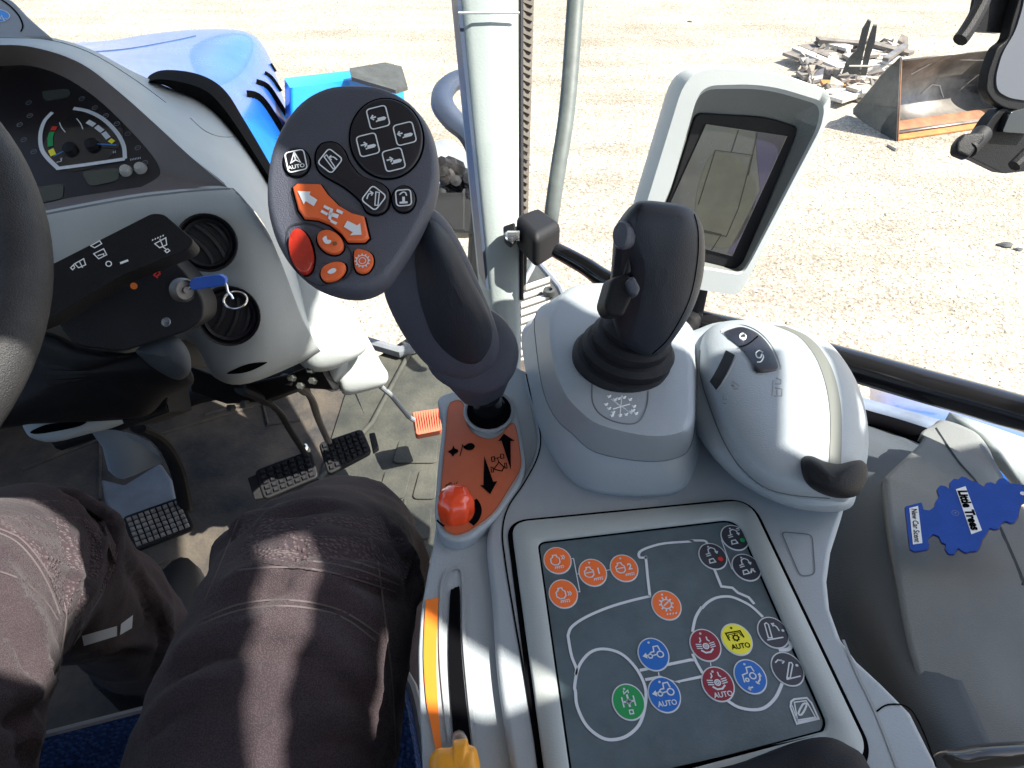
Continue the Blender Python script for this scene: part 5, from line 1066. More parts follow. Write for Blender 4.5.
s = MB(); s.prism([P(x, y, .418) for x, y in ((626, 281), (634, 275), (641, 288), (637, 297), (630, 293))], FW*.015); s.build('rocker_cap', M['lever'], js, bevel=.002)
s = MB(); s.prism([P(x, y, .424) for x, y in ((629, 253), (632, 272), (624, 275))], FW*.01); s.build('rocker_guard', M['black'], js, bevel=.002)

# ================================================================== monitor
mo = thing('monitor', P(740, 180, .8), 'pale framed portrait touch monitor behind the joystick, its dark screen with layout lines and a painted grey reflection', 'monitor')
mof = Fr(P(668, 203, .755), P(765, 262-30, .765), P(700, 100, .705))
mof = Fr(P(650, 190, .750), P(790, 190, .765), P(672, 110, .712))
oc = mof.pts([(688, 66), (772, 70), (834, 92), (829, 122), (747, 283), (738, 297), (660, 284), (628, 262), (650, 190)]); ic = mof.pts([(700, 87), (765, 85), (824, 103), (821, 126), (750, 262), (742, 274), (668, 262), (640, 244), (668, 200)])
seg = 7; O_ = rpoly(oc, [.030, .03, .022, .02, .01, .012, .015, .012, .03], seg); I_ = rpoly(ic, [.018, .03, .015, .012, .01, .012, .015, .012, .03], seg)
SC = [(696, 113), (768, 117), (798, 127), (797, 134), (743, 264), (735, 270), (665, 252), (646, 238), (668, 203)]; D_ = rpoly([mof.px(x, y, -.0185) for x, y in SC], [.008, .02, .006, .005, .006, .008, .01, .008, .02], seg)
def lv(l, h): return [mof.at(x, y, h) for x, y in l]
def sc2(l, k):
    n = len(l); c = (sum(p[0] for p in l)/n, sum(p[1] for p in l)/n); return [(c[0]+(x-c[0])*k, c[1]+(y-c[1])*k) for x, y in l]
s = MB(); s.grid([lv(sc2(O_, .80), -.062), lv(sc2(O_, .97), -.05), lv(O_, -.03), lv(O_, -.004), lv(sc2(O_, .99), -.0005), lv(sc2(I_, 1.012), 0), lv(I_, -.0015), lv([(a[0]*.9+b[0]*.1, a[1]*.9+b[1]*.1) for a, b in zip(I_, D_)], -.004)], cu=True); s.cap(lv(sc2(O_, .80), -.062))
mh = s.build('monitor_housing', M['mon'], mo, ang=50)
s = MB(); s.grid([lv([(a[0]*.9+b[0]*.1, a[1]*.9+b[1]*.1) for a, b in zip(I_, D_)], -.004), lv([(a[0]*.3+b[0]*.7, a[1]*.3+b[1]*.7) for a, b in zip(I_, D_)], -.018), lv(D_, -.022)], cu=True); s.build('shaded_recess', M['side'], mo, ang=60)  # recess walls of the frame, their shade put in as darker grey
q2 = MB(); q2.slab(mof, D_, -.03, -.0185); bz = q2.build('screen_bezel', M['black'], mo, bevel=.002)
fs = Fr(mof.at(0, 0, -.0180), mof.at(1, 0, -.0180), mof.at(0, 1, -.0180))
scr = [(706, 124), (787, 136), (732, 256), (655, 236)]
m, t, b = nodes('screen_glass'); b.inputs['Base Color'].default_value = (.028, .031, .034, 1); b.inputs['Roughness'].default_value = .08; b.inputs['Coat Weight'].default_value = .5; b.inputs['Emission Color'].default_value = (.16, .17, .15, 1); b.inputs['Emission Strength'].default_value = .08
gn = N(t, 'ShaderNodeNewGeometry'); nn = N(t, 'ShaderNodeTexNoise', i_Scale=40, i_Detail=8, i_Roughness=.7); t.links.new(gn.outputs['Position'], nn.inputs['Vector']); mr = N(t, 'ShaderNodeMapRange'); mr.inputs[1].default_value = .4; mr.inputs[2].default_value = .7; mr.inputs[3].default_value = .06; mr.inputs[4].default_value = .4
t.links.new(nn.outputs[0], mr.inputs[0]); t.links.new(mr.outputs[0], b.inputs['Roughness'])
M['screen'] = m
s = MB(); s.slab(fs, fs.pts(scr), 0, .001); scro = s.build('screen', M['screen'], mo)
M['scr2'] = mat('screen_blue', (.025, .026, .062), .1, coat=.5); M['scr3'] = mat('screen_line', (.01, .012, .012), .2); M['scr4'] = mat('screen_reflection_grey', (.055, .06, .05), .15, var=.3, vscale=30, coat=.3)
s = MB()
s.poly(fs, fs.pts([(755, 131.5), (786, 136), (733, 254), (727, 253), (760, 190), (757, 160)]), .0013, 0)
s.poly(fs, fs.pts(smooth([(716, 152), (738, 158), (752, 175), (756, 195), (748, 220), (730, 246), (700, 240), (695, 205), (703, 170)], 4, True)), .0013, 2)
for l in ([(715, 150), (752, 155), (738, 208), (726, 236), (697, 230)], [(715, 150), (698, 204)], [(738, 130), (731, 152)], [(757, 133), (752, 156), (748, 175)], [(704, 230), (721, 234)], [(721, 234), (711, 250)]): s.stroke(fs, fs.pts(l), .0009, .0016, 1)
s.build('screen_lines_reflection', [M['scr2'], M['scr3'], M['scr4']], scro, recalc=False)  # layout lines, and the reflected cab painted as a curved grey patch
s = MB(); s.tube([P(700, 270, .83), P(690, 320, .85), P(670, 350, .72)], .014, 0, 12); s.build('monitor_arm', M['black'], mo)
# ================================================================== clamp bracket on the pillar
bkx = thing('rail_bracket', P(538, 235, .93), 'black clamp block on the pillar holding the end of the grab rail', 'bracket')
s = MB(); s.prism([P(514, 214, .945), P(538, 205, .985), P(563, 222, .955), P(536, 238, .915)], (.0, -.01, -.046)); s.build('bracket_body', M['black'], bkx, bevel=.011, seg=5)
s = MB(); s.prism([P(503, 226, .95), P(515, 222, .95), P(517, 238, .935), P(511, 246, .94), P(504, 240, .945)], FW*.02); s.build('bracket_clamp', M['black'], bkx, bevel=.003)
s = MB(); s.tube([P(505, 234, .93), P(513, 241, .925), P(517, 236, .925)], .0035, 0, 8); s.lathe(P(512, 236, .93), -RT, [(.007, -.01), (.007, .006), (.004, .009), (.001, .009)], 0, 10); s.build('clamp_bolt', M['chrome'], bkx)
# ================================================================== side trim panels on the right
stp = thing('side_trim', P(930, 600, .6), 'dark grey moulded side trim panels under the right window', 'side panel')
A_ = [[(820, 408, .90), (862, 423, .86), (895, 434, .835), (935, 450, .79)],
      [(820, 440, .82), (865, 450, .80), (900, 462, .775), (940, 478, .74)],
      [(810, 500, .76), (850, 500, .73), (885, 505, .69), (940, 510, .67)],
      [(800, 580, .72), (835, 580, .69), (880, 580, .63), (940, 580, .60)],
      [(800, 660, .68), (850, 650, .64), (892, 650, .56), (950, 650, .54)],
      [(820, 740, .60), (880, 720, .56), (925, 720, .49), (980, 720, .48)],
      [(850, 840, .50), (910, 800, .48), (960, 800, .44), (1020, 800, .43)]]
A_ = [smooth(r, 5) for r in A_]; A_ = list(zip(*[smooth(list(c), 5) for c in zip(*A_)]))
s = MB(); s.grid([[P(*p) for p in r] for r in A_]); s.build('lower_panel', M['side_dark'], stp, solid=.004)
B_ = [[(933, 425, .765), (944, 420, .765), (975, 432, .75), (990, 450, .74)],
      [(921, 433, .755), (950, 440, .745), (985, 452, .73), (996, 465, .72)],
      [(922, 442, .745), (952, 455, .73), (986, 468, .715), (1004, 482, .70)],
      [(888, 474, .70), (945, 485, .69), (990, 495, .67), (1020, 505, .66)],
      [(885, 484, .69), (945, 510, .66), (1000, 525, .64), (1060, 540, .61)],
      [(892, 536, .635), (950, 560, .61), (1010, 570, .585), (1090, 590, .55)],
      [(897, 580, .60), (960, 600, .57), (1020, 610, .55), (1120, 640, .52)],
      [(915, 668, .53), (980, 680, .51), (1040, 690, .50), (1140, 710, .47)],
      [(952, 746, .475), (1010, 750, .47), (1060, 756, .46), (1160, 780, .43)],
      [(980, 800, .45), (1030, 810, .44), (1090, 820, .43), (1190, 840, .41)]]
B_ = [smooth(r, 6) for r in B_]; B_ = list(zip(*[smooth(list(c), 4) for c in zip(*B_)]))
s = MB(); s.grid([[P(*p) for p in r] for r in B_]); lid = s.build('storage_lid', M['side'], stp, solid=.012, ang=70); tb = bvh(lid)
s = MB(); drape_stroke(s, tb, [(935, 428), (957, 461), (978, 486), (1001, 531), (1022, 580), (1022, 584)], .0035, .0004); s.build('lid_groove', M['side_dark'], lid, recalc=False)
s = MB(); drape_stroke(s, tb, [(980, 444), (993, 462), (1004, 481), (1012, 500)], .0035, .0015); s.build('lid_edge', M['plastic'], lid, recalc=False)
# glossy black cushion in the corner
cu2 = thing('armrest_cushion', P(990, 770, .44), 'glossy black padded edge in the lower right corner below the side trim', 'cushion')
s = MB(); inflate(s, [(x, y, .43) for x, y in smooth([(928, 775), (935, 752), (960, 747), (1000, 742), (1060, 744), (1100, 780), (1060, 860), (940, 850)], 4, True)], (1010, 790, .43), .02, 2.5, back=.04); s.build('pad', M['black_gloss'], cu2)
# ================================================================== air freshener
frs = thing('air_freshener', P(965, 515, .62), 'blue tree-shaped cardboard air freshener lying on the grey trim', 'air freshener')
def fz_(x, y): return (880+x/5.486, 440+y/5.486)
tf_ = Fr(P(905, 520, .618), P(1020, 500, .603), P(935, 470, .645))
out = [fz_(*p) for p in ((138, 368), (228, 345), (238, 385), (270, 390), (300, 368), (303, 345), (325, 312), (312, 272), (330, 252), (357, 256), (385, 275), (382, 238), (405, 215), (430, 220), (445, 203), (470, 208), (500, 228), (520, 230), (545, 245), (572, 262), (582, 238), (610, 235), (635, 247), (650, 217), (680, 212), (706, 238), (745, 245), (790, 250), (815, 262), (818, 330), (775, 350), (763, 385), (757, 425), (735, 455), (712, 458), (690, 446), (667, 455), (650, 488), (622, 492), (600, 483), (583, 518), (562, 545), (548, 590), (530, 612), (492, 613), (470, 622), (442, 605), (427, 594), (405, 630), (375, 628), (357, 602), (362, 575), (337, 565), (322, 530), (290, 518), (260, 545), (270, 582), (260, 602), (190, 615), (165, 603))]
s = MB(); q = rpoly(tf_.pts(out), .0011, 3); s.slab(tf_, q, -.0010, .0010); s.stroke(tf_, q, .0012, -.0012, 1, True)
card = s.build('tree_card', [M['tree_blue'], M['card_edge']], frs, ang=40)
s = MB(); H1 = .0013
for l in ([(415, 275), (468, 258), (558, 500), (500, 522)], [(160, 378), (208, 366), (232, 570), (180, 578)]): s.poly(tf_, tf_.pts([fz_(*p) for p in l]), H1, 0)
def txt_along(t_, a, b, size, hgt, m_, bold, sx=1.0):
    a_, b_ = Vector(tf_.px(*fz_(*a))), Vector(tf_.px(*fz_(*b))); d = b_-a_; v, f = glyphs(t_, bold); xs = [p[0] for p in v]; ys = [p[1] for p in v]
    k = d.length/(max(xs)-min(xs)); ang = math.atan2(d.y, d.x); kk = size/(max(ys)-min(ys)); c = (a_+b_)/2; cs, sn = math.cos(ang), math.sin(ang)
    mx_, my_ = (max(xs)+min(xs))/2, (max(ys)+min(ys))/2
    s.add([tf_.at(c.x+((p[0]-mx_)*k*cs-(p[1]-my_)*kk*sn), c.y+((p[0]-mx_)*k*sn+(p[1]-my_)*kk*cs), hgt) for p in v], f, m_)
txt_along('Little Trees', (449, 283), (525, 500), .0076, .0016, 1, .05); txt_along('New Car Scent', (187, 384), (205, 566), .0046, .0016, 1, .015)
a_ = tf_.px(*fz_(412, 405)); s.ring(tf_, *a_, .0026, .0003, H1, 2); s.text(tf_, 'R', *a_, .0030, H1, 2, -1.2)
s.build('card_print', [M['white'], M['gap'], M['grey_metal']], card, recalc=False)
s = MB(); s.disc(tf_, *tf_.px(*fz_(782, 298)), .0020, .0013, 0); s.build('card_hole', M['grey_print'], card, recalc=False)
# ================================================================== device holder in the upper right corner
dh = thing('device_holder', P(1010, 90, .55), 'black bracket holding a grey screened device in the upper right corner', 'holder')
df = Fr(P(990, 90, .56), P(1040, 95, .575), P(1010, 30, .545))
s = MB(); s.slab(df, rpoly(df.pts([(1026, -60), (1019, 0), (1011, 26), (1008, 40), (997, 48), (988, 73), (986, 90), (993, 101), (1004, 108), (1060, 118), (1100, 110), (1100, -60)]), .004, 4), -.009, 0); s.build('device_frame', M['black'], dh, bevel=.002)
M['dev'] = mat('device_grey_glass', (.10, .11, .135), .6)
s = MB(); s.slab(df, rpoly(df.pts([(1030, -55), (1022, 6), (1014, 32), (1001, 53), (994.5, 77), (996, 91), (1008, 98), (1060, 106), (1095, 100), (1095, -55)]), .006, 4), 0, .0012); s.build('device_screen', M['dev'], dh)
s = MB(); s.slab(df, rpoly([df.px(x, y, -.012) for x, y in ((988, -60), (980, 0), (974, 31), (1004, 33), (1012, 24), (1019, 0), (1024, -60))], .001, 2), -.02, -.012); s.build('holder_arm', M['black'], dh)
s = MB(); s.tube([P(*p) for p in smooth([(990, -60, .53), (984, -5, .53), (976, 15, .53), (966, 32, .53), (960, 40, .53)], 4)], .0055, 0, 10); s.build('holder_hook', M['black'], dh)
s = MB(); s.slab(df, rpoly(df.pts([(1004, 108), (994, 118), (969, 156), (1006, 174), (1060, 168), (1060, 115)]), .003, 3), -.013, -.002); s.build('holder_mount', M['black'], dh, bevel=.003)
s = MB(); s.tube([P(968, 150, .55), P(982, 134, .56)], [.0065, .0075], 0, 20); 
s.prism([P(x, y, .545) for x, y in ((964, 133), (986, 131), (986, 138), (970, 158), (956, 152), (957, 142))], FW*.010); s.build('holder_knob', M['black'], dh, bevel=.003)
s = MB(); s.slab(df, rpoly(df.pts([(1006, 112), (1030, 106), (1028, 134), (998, 132)]), .002, 3), -.002, .004); s.build('holder_clip', M['black_gloss'], dh, bevel=.001)
s = MB(); s.tube([P(1014, 166, .56), P(1030, 150, .56), P(1060, 140, .56)], .005, 0, 10); s.build('holder_cable', M['black'], dh)
# ================================================================== seat
seat = thing('driver_seat', (-.27, .02, .1), 'blue fabric tractor seat with grey piping under the driver', 'seat')
fx = Vector((.93, .26, 0)).normalized(); fy = Vector((-fx.y, fx.x, 0))
so3 = Vector((-.285, .02, .36))
s = MB(); q = rpoly([(-.26, -.28), (.26, -.28), (.26, .245), (-.26, .245)], .06, 6)
s.loft([[so3+fx*x*k+fy*y*k+ZU*h for x, y in q] for k, h in ((.97, 0), (1, .012), (1, .062), (.97, .078), (.85, .083), (.4, .07))]); s.build('cushion', M['seat'], seat)
s = MB(); pts = [so3+fx*x*1.0+fy*y*1.0+ZU*.064 for x, y in q]; s.tube(pts+[pts[0]], .006, 0, 8, cap=False); s.build('piping', M['seat_grey'], seat)
s = MB(); s.box(so3-ZU*.17, fx*.19, fy*.19, ZU*.16); s.build('seat_base', M['black'], seat, bevel=.02)
s = MB(); s.loft([[so3+fx*x+fy*(-.27-y*.5)+ZU*(.05+h) for x, y in rpoly([(-w_, -.06), (w_, -.06), (w_, .06), (-w_, .06)], .04, 5)] for w_, h in ((.22, 0), (.25, .2), (.24, .4), (.2, .5))]); s.build('backrest', M['seat'], seat)
# ================================================================== the driver (hips and legs)
def limb(mb, pts, n=24):
    """pts: (point, radius, flatness) joined by a smooth tapering skin"""
    q = smooth([(p.x, p.y, p.z, r, f) for p, r, f in pts], 6); path = [Vector(a[:3]) for a in q]
    k = len(path); rings = []
    for i, p in enumerate(path):
        t = (path[min(i+1, k-1)]-path[max(i-1, 0)]).normalized(); x = t.cross(ZU if abs(t.z) < .8 else Vector((0, -1, 0))).normalized(); y = x.cross(t)
        rings.append([p+(x*math.cos(a)+y*math.sin(a)*q[i][4])*q[i][3] for a in [6.2832*j/n for j in range(n)]])
    mb.loft(rings)
V = Vector
b_ = MB()
Rk = P(344, 556, .70); Lk = P(24, 572, .69)
limb(b_, [(V((-.20, -.16, .54)), .098, .95), (V((-.175, .02, .56)), .093, .95), (V((-.160, .15, .57)), .083, .95), (V((-.152, .28, .575)), .077, .95), (Rk+V((.000, -.03, .03)), .077, .95), (Rk+V((0, .018, -.01)), .070, 1.0), (Rk+V((0, .022, -.08)), .066, 1), (V((-.165, .40, .30)), .068, 1), (V((-.17, .38, .12)), .062, 1)])
limb(b_, [(V((-.36, -.16, .54)), .098, .95), (V((-.39, .02, .55)), .098, .95), (V((-.425, .16, .55)), .098, .95), (V((-.455, .27, .545)), .094, .95), (Lk+V((-.005, -.03, .02)), .088, .95), (Lk+V((0, .02, -.01)), .078, 1.0), (Lk+V((-.01, .03, -.09)), .072, 1), (V((-.485, .45, .28)), .066, 1), (V((-.505, .47, .12)), .064, 1)])
limb(b_, [(V((-.16, -.17, .57)), .10, 1), (V((-.28, -.19, .58)), .115, 1), (V((-.40, -.17, .57)), .10, 1)])
limb(b_, [(V((-.28, -.20, .58)), .15, .75), (V((-.28, -.23, .68)), .155, .72), (V((-.28, -.25, .80)), .15, .7)])
raw = b_.build('rawp', M['trouser'])
md = raw.modifiers.new('r', 'REMESH'); md.mode = 'VOXEL'; md.voxel_size = .0065; md.use_smooth_shade = True
md = raw.modifiers.new('s', 'SMOOTH'); md.iterations = 8; md.factor = .5
dg = bpy.context.evaluated_depsgraph_get(); me = bpy.data.meshes.new_from_object(raw.evaluated_get(dg)); c = WPOS['rawp'].copy()
bpy.data.objects.remove(raw)
me.update(); nrm = [v.normal.copy() for v in me.vertices]
def seg_amp(p):   # folds gather behind the knees, at the hips and below the knees
    a = 0
    for k_, r_ in ((Rk, .13), (Lk, .13)): a += max(0, 1-abs((p-(k_+V((0, -.13, .0)))).length-.05)/r_)
    return min(1.2, .45+a)
for v, n in zip(me.vertices, nrm):
    p = v.co + c; w1 = noise.noise(V((p.x*7, p.y*19, p.z*9))+V((3, 1, 7))); w2 = 1-abs(noise.noise(V((p.x*9+p.y*5, p.y*22-p.x*9, p.z*12))))*2; w3 = noise.noise(p*45)
    v.co += n*(w1*.012*seg_amp(p) + max(0, w2-.25)*.019*seg_amp(p)*(.35+abs(w1)) + w3*.0010)
# pressed creases and folds of the cloth: sharp valleys with a soft ridge on one side
t0 = BVHTree.FromPolygons([v.co + c for v in me.vertices], [tuple(p.vertices) for p in me.polygons])
CR = [([(214, 600), (250, 588), (290, 590), (330, 602), (372, 632)], .0060), ([(262, 528), (300, 512), (345, 508)], .0045), ([(222, 545), (246, 528), (275, 500)], .0060), ([(240, 640), (290, 650), (350, 690), (385, 740)], .0055),
      ([(380, 520), (404, 560), (408, 600)], .0060), ([(330, 580), (370, 585), (404, 600)], .0055), ([(170, 680), (215, 655), (265, 655)], .0060), ([(140, 740), (190, 705), (250, 700)], .0050), ([(270, 760), (330, 735), (390, 760)], .0055), ([(300, 545), (290, 575), (262, 600)], .004),
      ([(100, 505), (92, 540), (84, 580), (70, 612)], .0075), ([(8, 600), (22, 650), (42, 700)], .0070), ([(28, 620), (44, 660), (56, 690)], .0055), ([(60, 520), (70, 560), (66, 600)], .0050), ([(-20, 560), (0, 600), (10, 640)], .005), ([(0, 720), (30, 712), (60, 690)], .006),
      ([(120, 560), (140, 590), (150, 630)], .006), ([(150, 600), (160, 640), (150, 680)], .006), ([(90, 660), (120, 650), (150, 655)], .006), ([(10, 690), (20, 730), (25, 768)], .006)]
segs = []
for l, dp in CR:
    q = []
    for x, y in smooth(l, 6):
        h = t0.ray_cast(EYE, ray(x, y).normalized())
        if h[0]: q.append(h[0])
    if len(q) > 2: segs.append((q, dp))
import numpy as np
CO = np.array([tuple(v.co + c) for v in me.vertices]); NO = np.array([tuple(v.normal) for v in me.vertices]); MV = np.zeros(len(CO))
for q, dp in segs:
    Q = np.array([tuple(a) for a in q]); T = np.gradient(Q, axis=0); T /= np.linalg.norm(T, axis=1)[:, None]+1e-9
    idx = np.where(((CO > Q.min(0)-.05) & (CO < Q.max(0)+.05)).all(1))[0]
    if not len(idx): continue
    D_3 = Q[None]-CO[idx][:, None]; L2 = (D_3**2).sum(2); b3 = L2.argmin(1); L_ = np.sqrt(L2.min(1)); dd = D_3[np.arange(len(idx)), b3]
    sd_ = (dd*np.cross(T[b3], NO[idx])).sum(1); fade = np.sin(np.pi*(b3+.5)/len(Q))**.6
    MV[idx] += dp*fade*(-1.0*np.exp(-(L_/.0050)**2) + 1.25*np.exp(-((sd_-.013)/.009)**2)*np.exp(-(L_/.03)**2))*(L_ < .05)
for v, n, mv in zip(me.vertices, NO, MV):
    if mv: v.co += V(n)*float(mv)*1.25
person = bpy.data.objects.new('person', me); COL.objects.link(person); person.location = c; WPOS['person'] = c
tag(person, 'seated driver in dark work trousers with stretch knee panels, legs apart over the pedals', 'person')
me.materials.clear(); me.materials.append(M['trouser'])
for p in me.polygons: p.use_smooth = True
tb = bvh(person)
s = MB()
drape_poly(s, tb, [((-8, 482), (40, 480), 8), ((-25, 500), (75, 500), 14), ((-20, 515), (104, 520), 16), ((-10, 525), (116, 545), 16), ((12, 533), (116, 565), 14), ((28, 545), (108, 585), 12), ((40, 560), (96, 602), 10), ((50, 578), (85, 616), 8), ((58, 600), (72, 628), 6)], .0012)
s.build('knee_panel', M['kneepad'], person, recalc=False)
s = MB()
drape_poly(s, tb, [((296, 490), (352, 486), 10), ((262, 502), (392, 498), 18), ((244, 518), (408, 516), 18), ((236, 535), (412, 540), 18), ((240, 550), (412, 562), 18), ((246, 560), (404, 585), 16)], .0012)
s.build('knee_panel', M['kneepad'], person, recalc=False)
s = MB()
for l in ([(-5, 527), (20, 538), (40, 560), (55, 585), (66, 612), (62, 650), (55, 680)], [(-5, 531), (17, 542), (36, 563), (50, 588), (60, 614)], [(118, 552), (104, 590), (80, 630), (66, 660)], [(-5, 570), (22, 580), (45, 600), (58, 620)],
          [(248, 556), (280, 553), (320, 556), (360, 563), (400, 578)], [(240, 562), (280, 559), (320, 562), (360, 570), (402, 586)], [(236, 570), (280, 567), (330, 572), (396, 592)],
          [(200, 620), (240, 604), (290, 600), (340, 610), (380, 635)], [(196, 626), (240, 610), (290, 606), (340, 616), (376, 641)], [(238, 520), (222, 560), (205, 600)], [(378, 560), (384, 610), (392, 680), (396, 760)]):
    drape_stroke(s, tb, l, .0011, .0010, n=6)
s.build('seam', M['stitch'], person, recalc=False)
s = MB(); drape_poly(s, tb, [((82, 636), (117, 626), 6), ((84, 646), (117, 636), 6)], .0015); drape_poly(s, tb, [((121, 624), (133, 615), 3), ((120, 635), (132, 628), 3)], .0015)
if s.v: s.build('reflective_strip', M['reflect'], person, recalc=False)
for x, y, a in ((-.17, .40, .12), (-.515, .49, -.2)):
    s = MB(); d = V((math.sin(a), math.cos(a), 0)); e = V((d.y, -d.x, 0)); o_ = V((x, y, 0))
    s.loft([[o_+d*(yy*k+.05)+e*xx*k+ZU*h for xx, yy in circ(0, 0, .052, 24, .145)] for k, h in ((.97, .0), (1.0, .01), (1.0, .03), (.95, .055), (.7, .085), (.35, .10))])
    s.lathe(o_-d*.03, ZU, [(.055, .02), (.056, .1), (.058, .15)], 0, 20); s.build('boot', M['black'], person)
# ================================================================== out in the yard
A = PZ(892, 138, GZ); Bp = PZ(1002, 122, GZ); u = (Bp-A); u.z = 0; Wd = u.length; u.normalize(); dv = V((-u.y, u.x, 0))
bk_ = thing('loader_bucket', A + u*Wd/2 + dv*.3, 'rusty worn steel loader bucket with an orange cutting edge lying on the gravel', 'bucket')
prof = smooth([(.0, .03), (.14, .03), (.28, .07), (.36, .15), (.385, .27), (.36, .38), (.30, .48), (.22, .56)], 5)
s = MB(); pin = [(y-.012*math.cos(i), z) for i, (y, z) in enumerate(prof)]
s.grid([[A+dv*y+ZU*z for y, z in prof], [A+u*Wd+dv*y+ZU*z for y, z in prof]]); s.build('bucket_shell', M['steel'], bk_, solid=.012, ang=60)
s = MB(); s.prism([A+dv*y+ZU*z for y, z in ((-.07, .004), (.17, .012), (.17, .04), (-.07, .016))], u*Wd); s.build('cutting_edge', M['rust_orange'], bk_)
s = MB(); s.prism([A+dv*.02+ZU*.03, A+dv*.12+ZU*.075, A+dv*.14+ZU*.075, A+dv*.16+ZU*.03], u*Wd); s.build('edge_backing', M['rust'], bk_)
for k in (0, 1):
    s = MB(); base = A+u*(Wd*k + (.0 if k else -.015)); pl = [(-.07, .0)]+[(y, z) for y, z in prof[4:]]+[(.24, .66)]
    s.prism([base+dv*y+ZU*z for y, z in [(-.07, .0), (.3, -.0), (.50, .02), (.52, .06), (.44, .20), (.32, .42), (.20, .59)]], u*.015); s.build('side_plate', M['dark_steel'], bk_)
s = MB(); s.tube([A+dv*-.07+ZU*.0, A+dv*.20+ZU*.58], .008, 0, 6); s.tube([A+u*Wd+dv*-.07+ZU*.02, A+u*Wd+dv*.20+ZU*.58], .009, 0, 6); s.build('plate_edge', M['rust'], bk_)
s = MB()
for l in ([(.25, .45), (.38, .55), (.5, .57), (.8, .52), (1.0, .5)], [(.45, .22), (.52, .30), (.6, .28), (.64, .2), (.66, .16)]):
    s.tube([A+u*Wd*a+dv*(.365-abs(z-.27)*.25)+ZU*z*.86 for a, z in l], .004, 0, 5)
s.build('scratch', M['pale'], bk_)
# scrap heap of boards and plates with a forked upright
def gb(mb, p0, p1, wd, h0, h1, m_=0, z0=GZ):
    a, b = PZ(p0[0], p0[1], z0+h0), PZ(p1[0], p1[1], z0+h1); d = b-a; side = V((-d.y, d.x, 0)).normalized()*wd/2
    mb.prism([a-side, b-side, b+side, a+side], (0, 0, -.03), m_)
rs = random.Random(11)
boards = [((789, 51), (836, 68), .18, .10, .10, 'scrap_dark'), ((796, 47), (840, 66), .10, .12, .12, 'pale'), ((805, 44), (852, 62), .20, .08, .08, 'scrap_dark'), ((818, 38), (862, 42), .12, .16, .12, 'scrap_dark'), ((822, 40), (850, 47), .14, .12, .12, 'pale'),
          ((830, 66), (878, 62), .16, .10, .14, 'pale'), ((800, 74), (850, 72), .16, .06, .06, 'scrap_dark'), ((822, 82), (868, 84), .14, .06, .06, 'rust_orange'), ((826, 90), (862, 92), .16, .05, .05, 'pale'), ((836, 98), (868, 88), .14, .08, .05, 'pale'),
          ((872, 42), (912, 52), .12, .14, .14, 'scrap_dark'), ((874, 48), (900, 58), .18, .10, .10, 'pale'), ((866, 58), (898, 62), .18, .08, .08, 'pale'), ((886, 58), (906, 44), .06, .2, .2, 'steel'), ((846, 56), (876, 52), .14, .12, .14, 'wood'), ((858, 72), (892, 66), .16, .06, .06, 'pale'), ((840, 78), (880, 78), .1, .1, .08, 'wood'), ((852, 88), (876, 80), .12, .1, .08, 'wood')]
LAB = ['dark steel plate at the far left tip of the scrap heap', 'pale plank lying over the leftmost dark plate of the scrap heap', 'broad dark plate in the left half of the scrap heap', 'dark plate along the far upper left edge of the scrap heap',
       'pale plank on the far upper left edge of the scrap heap', 'pale plank running under the forked post to the right', 'dark plate low at the near left side of the scrap heap', 'orange rusty plate at the near side of the scrap heap', 'pale plank just nearer than the orange rusty plate',
       'nearest pale plank of the scrap heap, beside the monitor frame', 'dark plate on the far right edge of the scrap heap, behind the fork', 'pale plank right of the forked post at the far side', 'broad pale plank between the forked post and the bucket', 'thin steel bar sticking up beside the bucket top corner',
       'weathered board behind the foot of the forked post', 'pale plank just right of the foot of the forked post', 'weathered board crossing the near middle of the scrap heap', 'short weathered board next to the bucket side plate']
for k, (a, b, wd, h0, h1, mm) in enumerate(boards):
    s = MB(); gb(s, a, b, wd, h0, h1); o = s.build('scrap_plank' if mm in ('pale', 'wood') else 'scrap_plate', M[mm], flat=True)
    tag(o, LAB[k], 'scrap', 'pieces of the scrap heap')
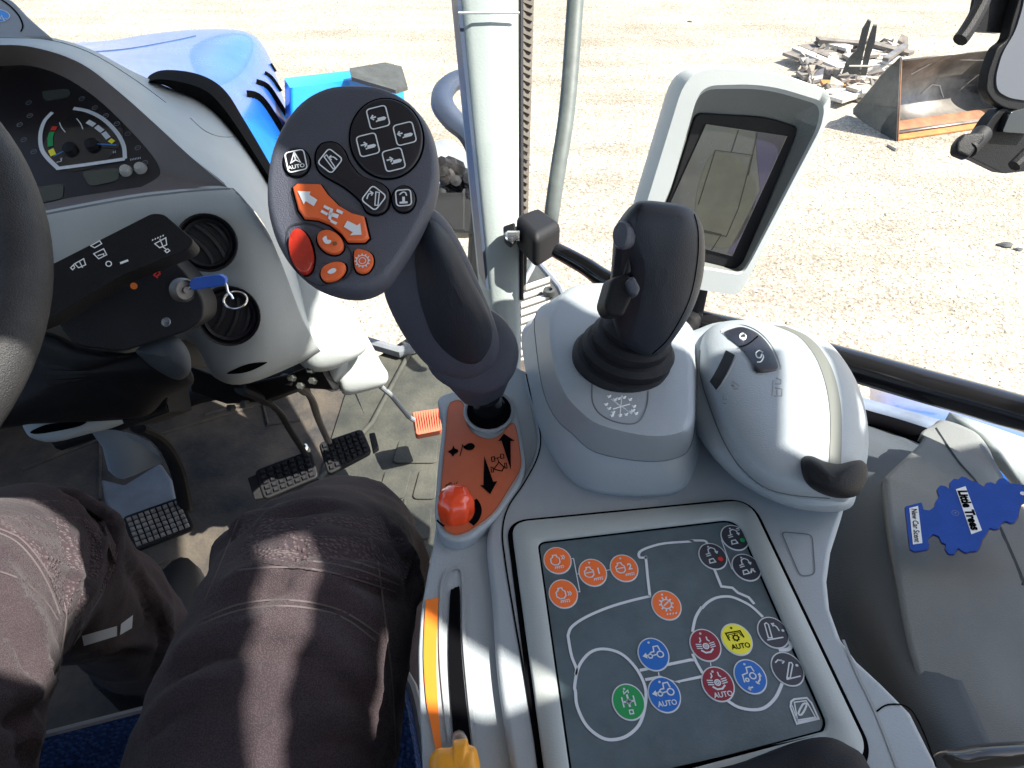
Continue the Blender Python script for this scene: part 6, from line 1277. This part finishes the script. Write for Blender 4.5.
# lower layer so the heap stands on the ground
hp2 = MB(); rs2 = random.Random(4)
for i in range(170):
    x, y = rs2.uniform(800, 905), rs2.uniform(46, 102)
    if y > 70 and x > 880: continue
    if y < 58 and x < 812: continue
    c_ = PZ(x, y, GZ+.02); r_ = rs2.uniform(.03, .09); a = rs2.random()*3
    hp2.prism([c_+V((math.cos(a+k*1.57)*r_*rs2.uniform(.5, 1.6), math.sin(a+k*1.57)*r_*.6, rs2.uniform(0, .12))) for k in range(4)], (0, 0, -.03), rs2.choice((0, 1, 2)))
o = hp2.build('scrap_rubble', [M['pale'], M['scrap_dark'], M['wood']], flat=True); tag(o, 'loose broken bits strewn under the scrap heap', 'rubble'); o['kind'] = 'stuff'
fk = thing('forked_post', PZ(850, 96, GZ), 'dark forked steel upright with two prongs leaning out of the scrap heap', 'steel post')
g0 = PZ(846, 84, GZ); g1_ = PZ(858, 84, GZ); 
def UPp(px, py, base):   # a point above the given base depth
    r = ray(px, py); k = (base-EYE).dot(Vector((0, 1, 0)))/r.y; return EYE+r*k
for l in ([(838, 86), (846, 62), (857, 50), (862, 30), (868, 20), (871, 22), (866, 42), (862, 60), (856, 84)], [(860, 78), (864, 56), (868, 40), (873, 26), (877, 26), (875, 42), (870, 56), (866, 78)]):
    s = MB(); s.prism([UPp(x, y, g0) for x, y in l], V((.02, .05, 0))); s.build('prong', M['dark_steel'], fk)
s = MB(); s.tube([UPp(848, 65, g0)-V((0, .03, 0)), UPp(868, 65, g0)-V((0, .03, 0))], .008, 0, 6); s.build('cross_wire', M['pale'], fk)
# small things on the gravel
for px, py, r_, lab, nm in ((1005, 246, .05, 'dark flat stone on the gravel at the right edge', 'stone'), (1018, 250, .03, 'small dark stone beside the flat stone at the right edge', 'stone'), (690, 22, .03, 'small dark stone far off behind the monitor', 'stone')):
    s = MB(); c_ = PZ(px, py, GZ); q = [(math.cos(a)*r_*(1+.3*math.sin(a*3+px)), math.sin(a)*r_*.6) for a in [6.28*i/14 for i in range(14)]]
    s.loft([[c_+V((x*k, y*k, h*r_)) for x, y in q] for k, h in ((1, -.1), (.95, .2), (.6, .42), (.2, .45))]); tag(s.build(nm, M['dark_steel']), lab, 'stone')
s = MB(); s.tube([PZ(888, 145, GZ+.01), PZ(897, 150, GZ+.012)], [.012, .016], 0, 7); tag(s.build('stick', M['wood']), 'short pale stick lying in front of the rusty bucket', 'stick')
